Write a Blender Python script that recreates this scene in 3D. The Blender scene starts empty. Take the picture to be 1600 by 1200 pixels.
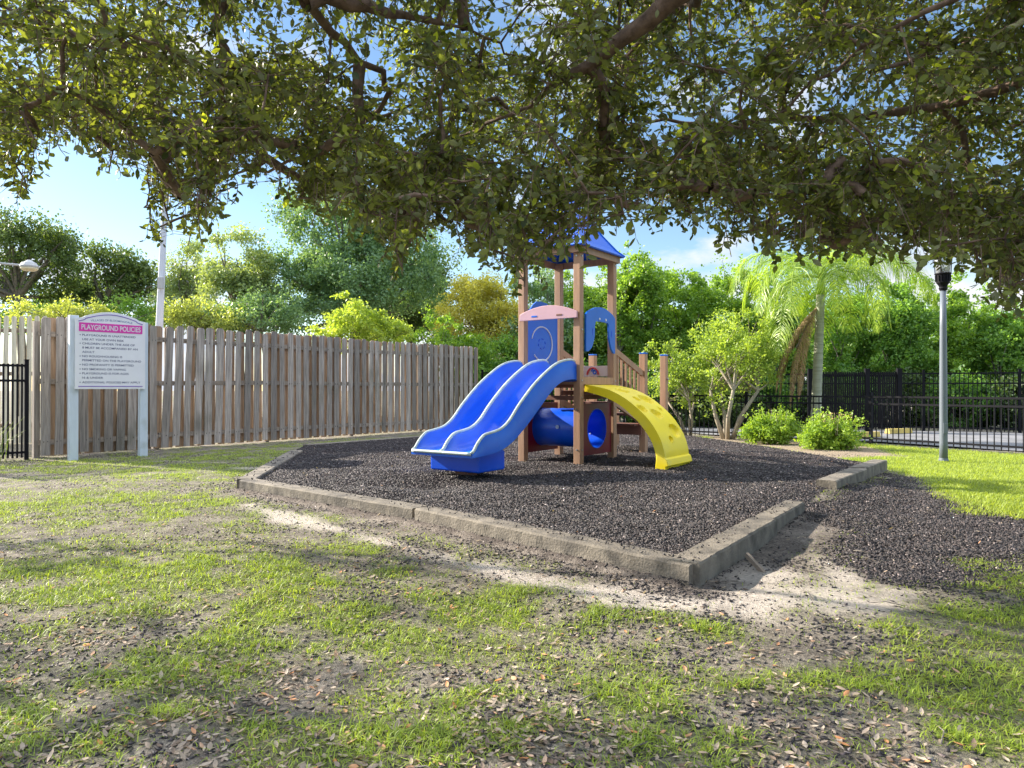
import bpy, math, random
import numpy as np
from mathutils import Vector, Matrix
C = bpy.context.scene
COL = C.collection
R = math.radians
rng = np.random.default_rng(7)
random.seed(7)

# ------------------------------------------------------------------ camera
CAM_H, FPX, HZ = 1.2, 1110.0, 606.0
cam = bpy.data.cameras.new('camera'); camo = bpy.data.objects.new('camera', cam)
COL.objects.link(camo); C.camera = camo
camo.location = (0, 0, CAM_H); camo.rotation_euler = (R(90.31), 0, 0)
cam.sensor_width = 36; cam.lens = FPX/1600*36; cam.clip_end = 2000; cam.clip_start = 0.05
C.render.resolution_x, C.render.resolution_y = 1024, 768

# ------------------------------------------------------------------ light
SUN_A, SUN_E = 26.0, 25.0            # sun stands to the left, a little ahead of the camera
SUN_DIR = Vector((-math.cos(R(SUN_A))*math.cos(R(SUN_E)), math.sin(R(SUN_A))*math.cos(R(SUN_E)), math.sin(R(SUN_E))))
sl = bpy.data.lights.new('sun', 'SUN'); slo = bpy.data.objects.new('sun', sl); COL.objects.link(slo)
sl.energy = 5.0; sl.angle = R(0.5); sl.color = (1.0, 0.90, 0.76)
slo.rotation_euler = SUN_DIR.to_track_quat('Z', 'Y').to_euler()
W = bpy.data.worlds.new('World'); C.world = W; W.use_nodes = True
nt = W.node_tree; nt.nodes.clear()
def N(nt, t, **k):
    n = nt.nodes.new(t)
    for a, b in k.items():
        if a.startswith('i_'): n.inputs[a[2:].replace('_', ' ')].default_value = b
        else: setattr(n, a, b)
    return n
wo = N(nt, 'ShaderNodeOutputWorld'); bg = N(nt, 'ShaderNodeBackground'); bg.inputs[1].default_value = 0.15
sky = N(nt, 'ShaderNodeTexSky', sky_type='NISHITA', sun_disc=False)
sky.sun_elevation = R(SUN_E); sky.sun_rotation = R(-(90-SUN_A)); sky.air_density = 1.0; sky.dust_density = 0.2; sky.ozone_density = 1.6
hs = N(nt, 'ShaderNodeHueSaturation'); hs.inputs['Saturation'].default_value = 1.08; hs.inputs['Value'].default_value = .55
tc = N(nt, 'ShaderNodeTexCoord'); mp = N(nt, 'ShaderNodeMapping'); mp.inputs['Scale'].default_value = (1.0, 1.0, 2.6)
mp.inputs['Location'].default_value = (5.4, 0.9, 2.9)
n1 = N(nt, 'ShaderNodeTexNoise', i_Scale=4.2, i_Detail=9.0, i_Roughness=0.56)
cr = N(nt, 'ShaderNodeValToRGB'); cr.color_ramp.elements[0].position = 0.54; cr.color_ramp.elements[1].position = 0.66
n2 = N(nt, 'ShaderNodeTexNoise', i_Scale=9.0, i_Detail=6.0)
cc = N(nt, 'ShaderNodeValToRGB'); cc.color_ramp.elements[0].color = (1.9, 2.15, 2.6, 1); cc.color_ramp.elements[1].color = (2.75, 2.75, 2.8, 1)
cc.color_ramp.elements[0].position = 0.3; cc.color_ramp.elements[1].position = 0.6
mx = N(nt, 'ShaderNodeMix', data_type='RGBA')
L = nt.links.new
L(tc.outputs['Generated'], mp.inputs['Vector']); L(mp.outputs[0], n1.inputs['Vector']); L(mp.outputs[0], n2.inputs['Vector'])
sx = N(nt, 'ShaderNodeSeparateXYZ'); L(tc.outputs['Generated'], sx.inputs[0])
mr = N(nt, 'ShaderNodeMapRange'); mr.inputs['From Min'].default_value = .02; mr.inputs['From Max'].default_value = .20; mr.inputs['To Min'].default_value = .11; mr.inputs['To Max'].default_value = -.01
L(sx.outputs['Z'], mr.inputs['Value']); ad = N(nt, 'ShaderNodeMath', operation='ADD'); L(n1.outputs['Fac'], ad.inputs[0]); L(mr.outputs[0], ad.inputs[1]); L(ad.outputs[0], cr.inputs[0]); L(n2.outputs['Fac'], cc.inputs[0])
mh = N(nt, 'ShaderNodeMapRange'); mh.inputs['From Min'].default_value = .45; mh.inputs['From Max'].default_value = .7; mh.inputs['To Min'].default_value = 0; mh.inputs['To Max'].default_value = 1  # added clouds overhead, out of view, denser and brighter to lift the fill light
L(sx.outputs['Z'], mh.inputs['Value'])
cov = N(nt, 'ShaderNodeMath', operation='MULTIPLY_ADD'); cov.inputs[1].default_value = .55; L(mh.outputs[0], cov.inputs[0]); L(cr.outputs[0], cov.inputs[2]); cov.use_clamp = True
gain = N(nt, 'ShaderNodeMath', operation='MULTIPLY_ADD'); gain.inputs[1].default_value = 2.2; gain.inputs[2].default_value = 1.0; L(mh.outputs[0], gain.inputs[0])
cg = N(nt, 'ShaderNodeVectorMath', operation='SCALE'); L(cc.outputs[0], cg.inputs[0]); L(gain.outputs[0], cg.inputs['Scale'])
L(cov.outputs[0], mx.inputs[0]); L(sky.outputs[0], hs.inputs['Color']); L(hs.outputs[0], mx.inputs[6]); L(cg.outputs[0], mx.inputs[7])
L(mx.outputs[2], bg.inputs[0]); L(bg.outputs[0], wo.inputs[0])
C.view_settings.view_transform = 'Standard'; C.view_settings.look = 'None'
C.view_settings.exposure = 1.42; C.view_settings.gamma = 1.0; C.view_settings.use_curve_mapping = False
C.cycles.use_denoising = True
C.cycles.max_bounces = 6; C.cycles.diffuse_bounces = 3; C.cycles.transparent_max_bounces = 8; C.cycles.transmission_bounces = 4

def g(x, y, h=CAM_H):
    "ground point seen at photo pixel (x, y) - used for measuring the place"
    Y = h*FPX/(y-HZ); return ((x-800)/FPX*Y, Y)
def at(x, y, Y):
    return Vector(((x-800)/FPX*Y, Y, CAM_H+(HZ-y)*Y/FPX))

# ------------------------------------------------------------------ tagging
def tag(o, label=None, cat=None, group=None, kind=None):
    if label: o['label'] = label
    if cat: o['category'] = cat
    if group: o['group'] = group
    if kind: o['kind'] = kind
    return o
def thing(name, label, cat, loc=(0, 0, 0), rz=0, group=None):
    o = bpy.data.objects.new(name, None); COL.objects.link(o); o.location = loc; o.rotation_euler = (0, 0, rz)
    o.empty_display_size = 0.2
    return tag(o, label, cat, group)

# ------------------------------------------------------------------ mesh building
def link(name, me, mat, parent=None, bevel=0, smooth=False):
    o = bpy.data.objects.new(name, me); COL.objects.link(o)
    if mat is not None and len(me.materials) == 0: me.materials.append(mat)
    if parent is not None: o.parent = parent
    if smooth:
        me.polygons.foreach_set('use_smooth', [True]*len(me.polygons))
    if bevel:
        b = o.modifiers.new('bevel', 'BEVEL'); b.width = bevel; b.segments = 2; b.limit_method = 'ANGLE'
    return o
class MB:
    def __init__(s): s.v = []; s.f = []; s.t = []
    def add(s, vs, fs, tone=1.0):
        n = len(s.v); s.v += [tuple(v) for v in vs]; s.f += [tuple(i+n for i in f) for f in fs]; s.t += [tone]*len(vs); return s
    def box(s, x0, x1, y0, y1, z0, z1, tone=1.0, M=None):
        vs = [Vector((x, y, z)) for z in (z0, z1) for y in (y0, y1) for x in (x0, x1)]
        if M is not None: vs = [M @ v for v in vs]
        return s.add(vs, [(0, 2, 3, 1), (4, 5, 7, 6), (0, 1, 5, 4), (2, 6, 7, 3), (0, 4, 6, 2), (1, 3, 7, 5)], tone)
    def bar(s, a, b, w, h, up=(0, 0, 1), tone=1.0):
        a, b = Vector(a), Vector(b); d = (b-a).normalized(); sd = d.cross(Vector(up)).normalized(); u = sd.cross(d)
        vs = []
        for p in (a, b):
            for q in (-1, 1):
                for r in (-1, 1): vs.append(p+sd*q*w/2+u*r*h/2)
        return s.add(vs, [(0, 1, 3, 2), (4, 6, 7, 5), (0, 4, 5, 1), (2, 3, 7, 6), (0, 2, 6, 4), (1, 5, 7, 3)], tone)
    def tube(s, pts, rad, n=8, tone=1.0, cap=True):
        pts = [Vector(p) for p in pts]
        if not hasattr(rad, '__len__'): rad = [rad]*len(pts)
        vs = []; up = Vector((0, 0, 1)); pn = None
        for i, p in enumerate(pts):
            d = (pts[min(i+1, len(pts)-1)]-pts[max(i-1, 0)]).normalized()
            if pn is None:
                pn = d.orthogonal().normalized()
            pn = (pn-d*pn.dot(d)).normalized(); b = d.cross(pn)
            for k in range(n):
                a = 2*math.pi*k/n; vs.append(p+(pn*math.cos(a)+b*math.sin(a))*rad[i])
        fs = []
        for i in range(len(pts)-1):
            for k in range(n):
                k2 = (k+1) % n; fs.append((i*n+k, i*n+k2, (i+1)*n+k2, (i+1)*n+k))
        if cap: fs += [tuple(range(n))[::-1], tuple((len(pts)-1)*n+k for k in range(n))]
        return s.add(vs, fs, tone)
    def prism(s, poly, O, ax, ay, th, tone=1.0):
        O, ax, ay = Vector(O), Vector(ax), Vector(ay); nn = ax.cross(ay).normalized()*th/2; n = len(poly)
        vs = [O+ax*p[0]+ay*p[1]-nn for p in poly]+[O+ax*p[0]+ay*p[1]+nn for p in poly]
        fs = [tuple(range(n))[::-1], tuple(range(n, 2*n))]+[(i, (i+1) % n, n+(i+1) % n, n+i) for i in range(n)]
        return s.add(vs, fs, tone)
    def lathe(s, prof, c=(0, 0, 0), n=16, tone=1.0):
        vs = []; c = Vector(c)
        for r, z in prof:
            for k in range(n):
                a = 2*math.pi*(k+.5)/n; vs.append(c+Vector((r*math.cos(a), r*math.sin(a), z)))
        fs = [(i*n+k, i*n+(k+1) % n, (i+1)*n+(k+1) % n, (i+1)*n+k) for i in range(len(prof)-1) for k in range(n)]
        fs += [tuple(range(n))[::-1], tuple((len(prof)-1)*n+k for k in range(n))]
        return s.add(vs, fs, tone)
    def build(s, name, mat, parent=None, bevel=0, smooth=False, off=None):
        me = bpy.data.meshes.new(name)
        vs = s.v if off is None else [(v[0]-off[0], v[1]-off[1], v[2]-off[2]) for v in s.v]
        me.from_pydata(vs, [], s.f); me.update()
        a = me.attributes.new('tone', 'FLOAT', 'POINT'); a.data.foreach_set('value', s.t)
        return link(name, me, mat, parent, bevel, smooth)
def arrmesh(name, V, F, tone=None, mat=None, parent=None, smooth=False):
    "V (n,3); F (m,k) or list of such arrays"
    if not isinstance(F, (list, tuple)): F = [F]
    me = bpy.data.meshes.new(name)
    me.vertices.add(len(V)); me.vertices.foreach_set('co', np.ascontiguousarray(V, dtype=np.float32).ravel())
    nl = sum(f.size for f in F); npol = sum(len(f) for f in F)
    me.loops.add(nl); me.loops.foreach_set('vertex_index', np.concatenate([f.ravel() for f in F]).astype(np.int32))
    me.polygons.add(npol)
    tot = np.concatenate([np.full(len(f), f.shape[1]) for f in F]).astype(np.int32)
    me.polygons.foreach_set('loop_start', np.concatenate([[0], np.cumsum(tot)[:-1]]).astype(np.int32))
    me.polygons.foreach_set('loop_total', tot)
    me.update(calc_edges=True)
    if tone is not None:
        a = me.attributes.new('tone', 'FLOAT', 'POINT'); a.data.foreach_set('value', np.ascontiguousarray(tone, dtype=np.float32))
    return link(name, me, mat, parent, 0, smooth)

# ------------------------------------------------------------------ noise in numpy
_lat = rng.random((64, 64, 64)).astype(np.float32)
def vnoise(x, y, z=0.0):
    x = np.asarray(x, float); y = np.asarray(y, float); z = np.zeros_like(x)+z
    xi, yi, zi = np.floor(x).astype(int), np.floor(y).astype(int), np.floor(z).astype(int)
    fx, fy, fz = x-xi, y-yi, z-zi
    fx, fy, fz = [t*t*(3-2*t) for t in (fx, fy, fz)]
    def c(a, b, d): return _lat[(xi+a) & 63, (yi+b) & 63, (zi+d) & 63]
    def l(a, b, t): return a+(b-a)*t
    return l(l(l(c(0,0,0), c(1,0,0), fx), l(c(0,1,0), c(1,1,0), fx), fy), l(l(c(0,0,1), c(1,0,1), fx), l(c(0,1,1), c(1,1,1), fx), fy), fz)
def fbm(x, y, s=1.0, o=4, z=0.0):
    v = 0; a = .5; t = 0
    for i in range(o):
        v = v+a*vnoise(np.asarray(x)*s+17*i, np.asarray(y)*s+5*i, z); t += a; a *= .5; s *= 2.03
    return v/t
def sstep(a, b, x): t = np.clip((x-a)/(b-a), 0, 1); return t*t*(3-2*t)
def inpoly(x, y, P):
    "signed distance, positive inside"
    x = np.asarray(x, float); y = np.asarray(y, float); d = np.full(x.shape, 1e9); ins = np.zeros(x.shape, bool); n = len(P)
    for i in range(n):
        ax, ay = P[i]; bx, by = P[(i+1) % n]; ex, ey = bx-ax, by-ay
        t = np.clip(((x-ax)*ex+(y-ay)*ey)/(ex*ex+ey*ey), 0, 1)
        d = np.minimum(d, np.hypot(x-ax-t*ex, y-ay-t*ey))
        c = ((ay > y) != (by > y)) & (x < (bx-ax)*(y-ay)/((by-ay) if by != ay else 1e-9)+ax); ins ^= c
    return np.where(ins, d, -d)
def pdist(x, y, P):
    d = np.full(np.shape(x), 1e9)
    for i in range(len(P)-1):
        ax, ay = P[i]; bx, by = P[i+1]; ex, ey = bx-ax, by-ay
        t = np.clip(((x-ax)*ex+(y-ay)*ey)/(ex*ex+ey*ey), 0, 1)
        d = np.minimum(d, np.hypot(x-ax-t*ex, y-ay-t*ey))
    return d

# ------------------------------------------------------------------ materials
def newmat(name):
    m = bpy.data.materials.new(name); m.use_nodes = True; nt = m.node_tree
    return m, nt, nt.nodes['Principled BSDF']
def mat(name, col, rough=.6, var=.15, scale=8, stretch=(1, 1, 1), bump=.1, bscale=None, metal=0, spec=.5, col2=None, detail=6, dirt=None, coat=0):
    m, nt, P = newmat(name); L = nt.links.new
    tc = N(nt, 'ShaderNodeTexCoord'); mp = N(nt, 'ShaderNodeMapping'); mp.inputs['Scale'].default_value = stretch
    L(tc.outputs['Object'], mp.inputs[0])
    no = N(nt, 'ShaderNodeTexNoise', i_Scale=float(scale), i_Detail=float(detail), i_Roughness=.62); L(mp.outputs[0], no.inputs['Vector'])
    cr = N(nt, 'ShaderNodeValToRGB'); c2 = col2 or tuple(min(1, c*(1+var)) for c in col); c1 = tuple(c*(1-var) for c in col)
    cr.color_ramp.elements[0].position = .32; cr.color_ramp.elements[1].position = .68
    cr.color_ramp.elements[0].color = (*c1, 1); cr.color_ramp.elements[1].color = (*c2, 1); L(no.outputs['Fac'], cr.inputs[0])
    at_ = N(nt, 'ShaderNodeAttribute', attribute_name='tone')
    mu = N(nt, 'ShaderNodeVectorMath', operation='MULTIPLY')
    L(cr.outputs[0], mu.inputs[0]); L(at_.outputs['Fac'], mu.inputs[1]); out = mu.outputs[0]
    if dirt:
        dn = N(nt, 'ShaderNodeTexNoise', i_Scale=float(dirt[1]), i_Detail=5.0); L(tc.outputs['Object'], dn.inputs['Vector'])
        dr = N(nt, 'ShaderNodeValToRGB'); dr.color_ramp.elements[0].position = dirt[2]; dr.color_ramp.elements[1].position = dirt[2]+.18
        L(dn.outputs['Fac'], dr.inputs[0]); mx = N(nt, 'ShaderNodeMix', data_type='RGBA'); ms = N(nt, 'ShaderNodeMath', operation='MULTIPLY'); ms.inputs[1].default_value = dirt[3]
        L(dr.outputs[0], ms.inputs[0]); L(ms.outputs[0], mx.inputs[0]); L(out, mx.inputs[6]); mx.inputs[7].default_value = (*dirt[0], 1); out = mx.outputs[2]
    L(out, P.inputs['Base Color']); P.inputs['Roughness'].default_value = rough; P.inputs['Metallic'].default_value = metal
    P.inputs['Specular IOR Level'].default_value = spec; P.inputs['Coat Weight'].default_value = coat
    if bump:
        bn = N(nt, 'ShaderNodeTexNoise', i_Scale=float(bscale or scale*4), i_Detail=5.0); L(mp.outputs[0], bn.inputs['Vector'])
        b = N(nt, 'ShaderNodeBump'); b.inputs['Strength'].default_value = bump; b.inputs['Distance'].default_value = .01
        L(bn.outputs['Fac'], b.inputs['Height']); L(b.outputs[0], P.inputs['Normal'])
    if name == 'black powder coat': P.inputs['Specular IOR Level'].default_value = .15; P.inputs['Roughness'].default_value = .6
    return m
def leafmat(name, dark, light, back=None, trans=.35, rough=.45, spec=.4, extra=None):
    "colour runs dark->light with the leaf's own tone; light passes through the blade"
    m, nt, P = newmat(name); L = nt.links.new
    a = N(nt, 'ShaderNodeAttribute', attribute_name='tone'); cr = N(nt, 'ShaderNodeValToRGB')
    cr.color_ramp.elements[0].color = (*dark, 1); cr.color_ramp.elements[1].color = (*light, 1)
    if extra:
        e = cr.color_ramp.elements.new(extra[0]); e.color = (*light, 1); cr.color_ramp.elements[-1].color = (*extra[1], 1)
    L(a.outputs['Fac'], cr.inputs[0]); col = cr.outputs[0]
    if back:
        ge = N(nt, 'ShaderNodeNewGeometry'); mx = N(nt, 'ShaderNodeMix', data_type='RGBA'); mf = N(nt, 'ShaderNodeMath', operation='MULTIPLY'); mf.inputs[1].default_value = .75
        L(ge.outputs['Backfacing'], mf.inputs[0]); L(mf.outputs[0], mx.inputs[0]); L(col, mx.inputs[6]); mx.inputs[7].default_value = (*back, 1); col2 = mx.outputs[2]
    else: col2 = col
    L(col2, P.inputs['Base Color']); P.inputs['Roughness'].default_value = rough; P.inputs['Specular IOR Level'].default_value = spec
    tr = N(nt, 'ShaderNodeBsdfTranslucent'); mc = N(nt, 'ShaderNodeVectorMath', operation='MULTIPLY'); mc.inputs[1].default_value = (1.7, 1.6, .55)
    L(col, mc.inputs[0]); L(mc.outputs[0], tr.inputs[0])
    ms = N(nt, 'ShaderNodeMixShader'); ms.inputs[0].default_value = trans
    L(P.outputs[0], ms.inputs[1]); L(tr.outputs[0], ms.inputs[2]); L(ms.outputs[0], nt.nodes['Material Output'].inputs[0])
    return m

M = {}
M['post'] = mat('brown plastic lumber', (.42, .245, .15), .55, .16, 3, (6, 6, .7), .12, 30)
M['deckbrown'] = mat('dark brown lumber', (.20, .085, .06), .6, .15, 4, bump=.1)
M['blue'] = mat('blue plastic', (.001, .085, .72), .30, .10, 1.5, bump=.03, bscale=60, spec=.5, dirt=((.02, .15, .70), 6, .56, .35))
M['bluepanel'] = mat('blue panel plastic', (.003, .14, .68), .38, .08, 2, bump=.03)
M['slideblue'] = mat('scuffed blue slide plastic', (.001, .105, .70), .34, .12, 3, (.5, 7, .5), .06, 30, col2=(.006, .14, .74), dirt=((.05, .23, .64), 9, .57, .30))
M['rim'] = mat('worn slide rim', (.50, .60, .58), .45, .2, 12, bump=.1, col2=(.62, .72, .70))
M['yellow'] = mat('yellow plastic', (.88, .70, .008), .40, .06, 2, bump=.04, bscale=40, dirt=((.72, .66, .16), 2.5, .56, .4))
M['red'] = mat('dark red plastic', (.17, .005, .016), .38, .12, 2, bump=.03)
M['pink'] = mat('pale pink plastic', (.62, .38, .44), .5, .06, 3, bump=.03)
M['cream'] = mat('cream plastic', (.75, .6, .5), .5, .05, 3, bump=.02)
M['white'] = mat('white plastic', (.75, .77, .8), .5, .04, 3, bump=.02)
M['whiteblue'] = mat('pale blue plug', (.35, .5, .8), .5, .05, 3, bump=0)
M['swirlred'] = mat('red paint', (.6, .06, .05), .5, .05, 3, bump=0)
M['steel'] = mat('galvanised bolt', (.5, .5, .5), .35, .1, 9, metal=.9)
M['roofblue'] = mat('blue roof plastic', (.002, .11, .70), .22, .08, 1.5, bump=.02, spec=.7)
M['fence'] = mat('weathered fence board', (.30, .255, .225), .85, .35, 5, (7, 7, .35), .5, 10, col2=(.48, .42, .37), dirt=((.13, .13, .095), 1.1, .54, .5))
M['fencein'] = mat('sheltered fence board', (.34, .22, .14), .85, .3, 5, (7, 7, .35), .4, 10, col2=(.46, .32, .21))
M['suntintfence'] = mat('greenish fence board tinted sunlit', (.42, .40, .30), .85, .25, 5, (7, 7, .35), .5, 10, col2=(.62, .58, .46))  # paler colour stands in for sunlight on the far boards
M['rail'] = mat('fence rail wood', (.30, .24, .19), .85, .3, 4, (1, 1, 5), .4, 12)
M['timber'] = mat('border timber', (.155, .135, .11), .85, .22, 6, (1, 1, 1), .8, 60, col2=(.27, .235, .19), dirt=((.055, .05, .045), 4, .5, .75))
M['black'] = mat('black powder coat', (.009, .009, .013), .5, .2, 4, bump=.02)
M['greypole'] = mat('painted grey pole', (.13, .155, .19), .45, .08, 5, (1, 1, .3), .04)
M['whitepole'] = mat('white concrete pole', (.62, .66, .74), .6, .07, 3, (1, 1, .3), .05)
M['lamphead'] = mat('lamp housing', (.45, .46, .47), .4, .08, 4, bump=0)
M['lens'] = mat('lamp lens', (.7, .62, .42), .3, .06, 8, bump=.05)
M['signwhite'] = mat('sign board white', (.82, .83, .87), .5, .04, 3, bump=.02)
M['signpost'] = mat('white vinyl post', (.62, .70, .78), .5, .07, 3, (3, 3, .8), .03, dirt=((.33, .38, .34), 3, .55, .5))
M['purple'] = mat('purple sign paint', (.22, .13, .50), .5, .05, 5, bump=0)
M['magenta'] = mat('magenta sign paint', (.74, .05, .42), .5, .06, 5, bump=0)
M['ink'] = mat('blue grey lettering', (.045, .06, .17), .5, .05, 5, bump=0)
M['inklight'] = mat('soft blue lettering', (.16, .22, .42), .5, .05, 5, bump=0)
M['asphalt'] = mat('asphalt', (.16, .165, .18), .9, .3, 1.2, bump=.4, bscale=60, col2=(.25, .25, .265))
M['stopyellow'] = mat('faded yellow concrete', (.55, .42, .12), .85, .15, 6, bump=.2)
M['oakbark'] = mat('oak bark', (.115, .07, .05), .9, .4, 14, (1, 1, 1), .9, 30, col2=(.22, .15, .11))
M['bark'] = mat('grey bark', (.15, .13, .11), .9, .3, 8, (3, 3, .6), .7, 20, col2=(.27, .24, .2))
M['palebark'] = mat('pale smooth bark', (.34, .29, .22), .8, .2, 5, (3, 3, .5), .3, 20)
M['palmtrunk'] = mat('palm trunk', (.30, .32, .24), .85, .15, 2.2, (.7, .7, 7), .5, 8, col2=(.42, .43, .34), dirt=((.2, .22, .12), 3, .55, .5))
M['oakleaf'] = leafmat('oak leaf', (.026, .042, .015), (.215, .265, .055), back=(.21, .215, .11), trans=.46, extra=(.93, (.44, .52, .05)))
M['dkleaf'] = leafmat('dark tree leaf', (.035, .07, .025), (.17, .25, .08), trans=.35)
M['gyleaf'] = leafmat('silvery tree leaf', (.10, .16, .06), (.42, .52, .26), trans=.38, rough=.4)
M['bigleaf'] = leafmat('blue green tree leaf', (.05, .12, .06), (.30, .46, .24), trans=.36, rough=.4)
M['yelleaf'] = leafmat('golden tree leaf', (.30, .31, .07), (.68, .64, .20), trans=.5)
M['hedgeleaf'] = leafmat('bright shrub leaf', (.07, .17, .02), (.32, .49, .10), trans=.48, rough=.4)
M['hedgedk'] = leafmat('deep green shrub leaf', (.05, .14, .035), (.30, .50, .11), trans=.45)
M['softleaf'] = leafmat('soft pale leaf', (.20, .26, .07), (.50, .56, .20), trans=.45)
M['limeleaf'] = leafmat('lime leaf', (.22, .33, .05), (.46, .56, .15), trans=.48)
M['myrtle'] = leafmat('myrtle leaf', (.13, .22, .045), (.38, .50, .12), trans=.48, extra=(.9, (.50, .22, .05)))
M['bushleaf'] = leafmat('bush leaf', (.10, .22, .035), (.38, .52, .09), trans=.4)
M['palmleaf'] = leafmat('palm leaflet', (.13, .24, .03), (.42, .56, .09), trans=.45, rough=.35, spec=.5)
M['deadpalm'] = leafmat('dry palm frond', (.24, .15, .09), (.50, .36, .23), trans=.2, rough=.8)
M['grass'] = leafmat('grass blade', (.14, .22, .035), (.46, .58, .09), trans=.38, rough=.5, extra=(.94, (.42, .36, .16)))
M['lawn'] = leafmat('lawn blade', (.20, .29, .05), (.45, .53, .11), trans=.4, rough=.5)
M['litter'] = leafmat('dead oak leaf', (.14, .095, .07), (.54, .45, .36), trans=.12, rough=.8, extra=(.84, (.60, .26, .10)))
m, nt_, P_ = newmat('rubber chip'); M['chip'] = m
a_ = N(nt_, 'ShaderNodeAttribute', attribute_name='tone'); c_ = N(nt_, 'ShaderNodeValToRGB')
c_.color_ramp.elements[0].color = (.014, .012, .015, 1); c_.color_ramp.elements[1].color = (.42, .36, .35, 1)
e_ = c_.color_ramp.elements.new(.6); e_.color = (.055, .047, .048, 1); e_ = c_.color_ramp.elements.new(.88); e_.color = (.14, .108, .105, 1)
nt_.links.new(a_.outputs['Fac'], c_.inputs[0]); nt_.links.new(c_.outputs[0], P_.inputs['Base Color']); P_.inputs['Roughness'].default_value = .62
# frosted lamp glass
m, nt_, P_ = newmat('lantern glass'); M['glass'] = m
P_.inputs['Base Color'].default_value = (.85, .88, .9, 1); P_.inputs['Roughness'].default_value = .25; P_.inputs['Transmission Weight'].default_value = .55

# ================================================================== GROUND
P0, P1, P2 = (-3.17, 8.27), (-.88, 6.31), (1.06, 4.27)
T3a, T3b = (1.13, 4.28), (2.74, 6.59)
T4a, T4b = (3.66, 8.02), (5.41, 10.25)
PIT = [P0, P1, P2, (1.05, 4.35), (2.66, 6.65), (3.58, 8.08), (5.33, 10.3), (4.9, 13.5), (4.1, 17.0), (1.0, 17.2), (-2.16, 16.2), (-4.05, 13.7), (-3.9, 12.3)]
SPILL = [g(1262, 792), g(1290, 770), g(1386, 740), g(1425, 746), g(1500, 803), g(1640, 815), g(1700, 850), g(1620, 885), g(1500, 905), g(1395, 905), g(1340, 880), g(1285, 855), (2.72, 6.5)]
GAP = [(2.7, 6.6), (3.62, 8.05)]
FENCE_A, FENCE_B = Vector((-8.07, 12.1, 0)), Vector((-1.06, 21.5, 0))
LAWN = [g(1075, 683), (5.5, 10.3), g(1430, 745), g(1500, 800), g(1600, 812), (6.4, 5.9), (16, 6), (16, 10), (9.4, 12.3), (7.6, 15.0), (4.5, 17.4)]
SAND = [g(385, 790), g(560, 838), g(780, 893), g(1000, 938), g(1100, 950), g(1210, 925)]
SAND2 = [g(1110, 945), g(1160, 915), g(1290, 862), g(1380, 900), g(1420, 935), g(1440, 965), g(1300, 965), g(1180, 958)]
BED = [g(1095, 688), g(1200, 700), g(1290, 716), g(1400, 712), g(1345, 698), g(1130, 680)]
def height(x, y):
    sd = inpoly(x, y, PIT); gp = pdist(x, y, GAP)
    w = 1-sstep(.3, 1.6, gp)
    z = .09*(sstep(-.06, .10, sd)*(1-w)+sstep(-.9, .6, sd)*w)
    z = z+.05*sstep(.2, 1.5, sd)*(fbm(x, y, .9, 3)-.45)*2+.012*(fbm(x, y, 6, 3)-.5)*sstep(0, .1, sd)
    out = 1-sstep(-.1, .1, sd)
    z = z-.055*np.exp(-((x+.85)/.5)**2-((y-8.15)/.35)**2)+.03*np.exp(-((x+1.5)/.4)**2-((y-7.6)/.3)**2)-.03*np.exp(-((x-2.2)/.35)**2-((y-9.4)/.3)**2)
    z = z+out*(.05*(fbm(x+40, y, .7, 3)-.5)+.02*(fbm(x, y+9, 4, 3)-.5))*sstep(0, .5, -sd+.1)
    z = z-out*.0
    return z
_gb = [(100,790,1.6,.8,.55),(250,790,1.4,.9,.5),(150,930,1.0,.35,.75),(60,900,.8,.3,.6),(330,890,.8,.35,.7),(470,940,.55,.35,.95),(560,920,.5,.3,.8),(400,1000,.4,.18,.6),(330,740,1.2,.7,.7),(270,715,1.3,.8,.45),
       (650,985,.5,.22,.7),(760,960,.5,.25,.55),(850,930,.5,.2,.5),(930,960,.4,.2,.45),(730,1090,.3,.12,.5),(620,1150,.3,.12,.5),(200,1050,.5,.2,.55),(100,1130,.4,.15,.5),(330,1120,.35,.12,.5),(830,1120,.3,.1,.5),
       (1060,960,.35,.2,.6),(1090,990,.3,.2,.45),(1320,940,.4,.25,.6),(1400,950,.4,.2,.5),(1500,970,.5,.25,.85),(1580,910,.6,.4,.85),(1560,870,.8,.4,.5),(1380,1060,.35,.1,.7),(1480,1060,.5,.12,.8),(1570,1080,.4,.15,.7),(1370,1100,.2,.07,.7),(1280,1090,.3,.1,.5),(1200,1070,.3,.1,.4),(1530,1150,.3,.1,.5),(1180,1160,.3,.1,.35),(1000,1080,.35,.15,.4),(950,1150,.3,.1,.45),(480,870,.5,.3,.4),(520,800,.4,.3,.25)]
_gb = [(*g(a, b), c, d, e) for a, b, c, d, e in _gb]
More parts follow.
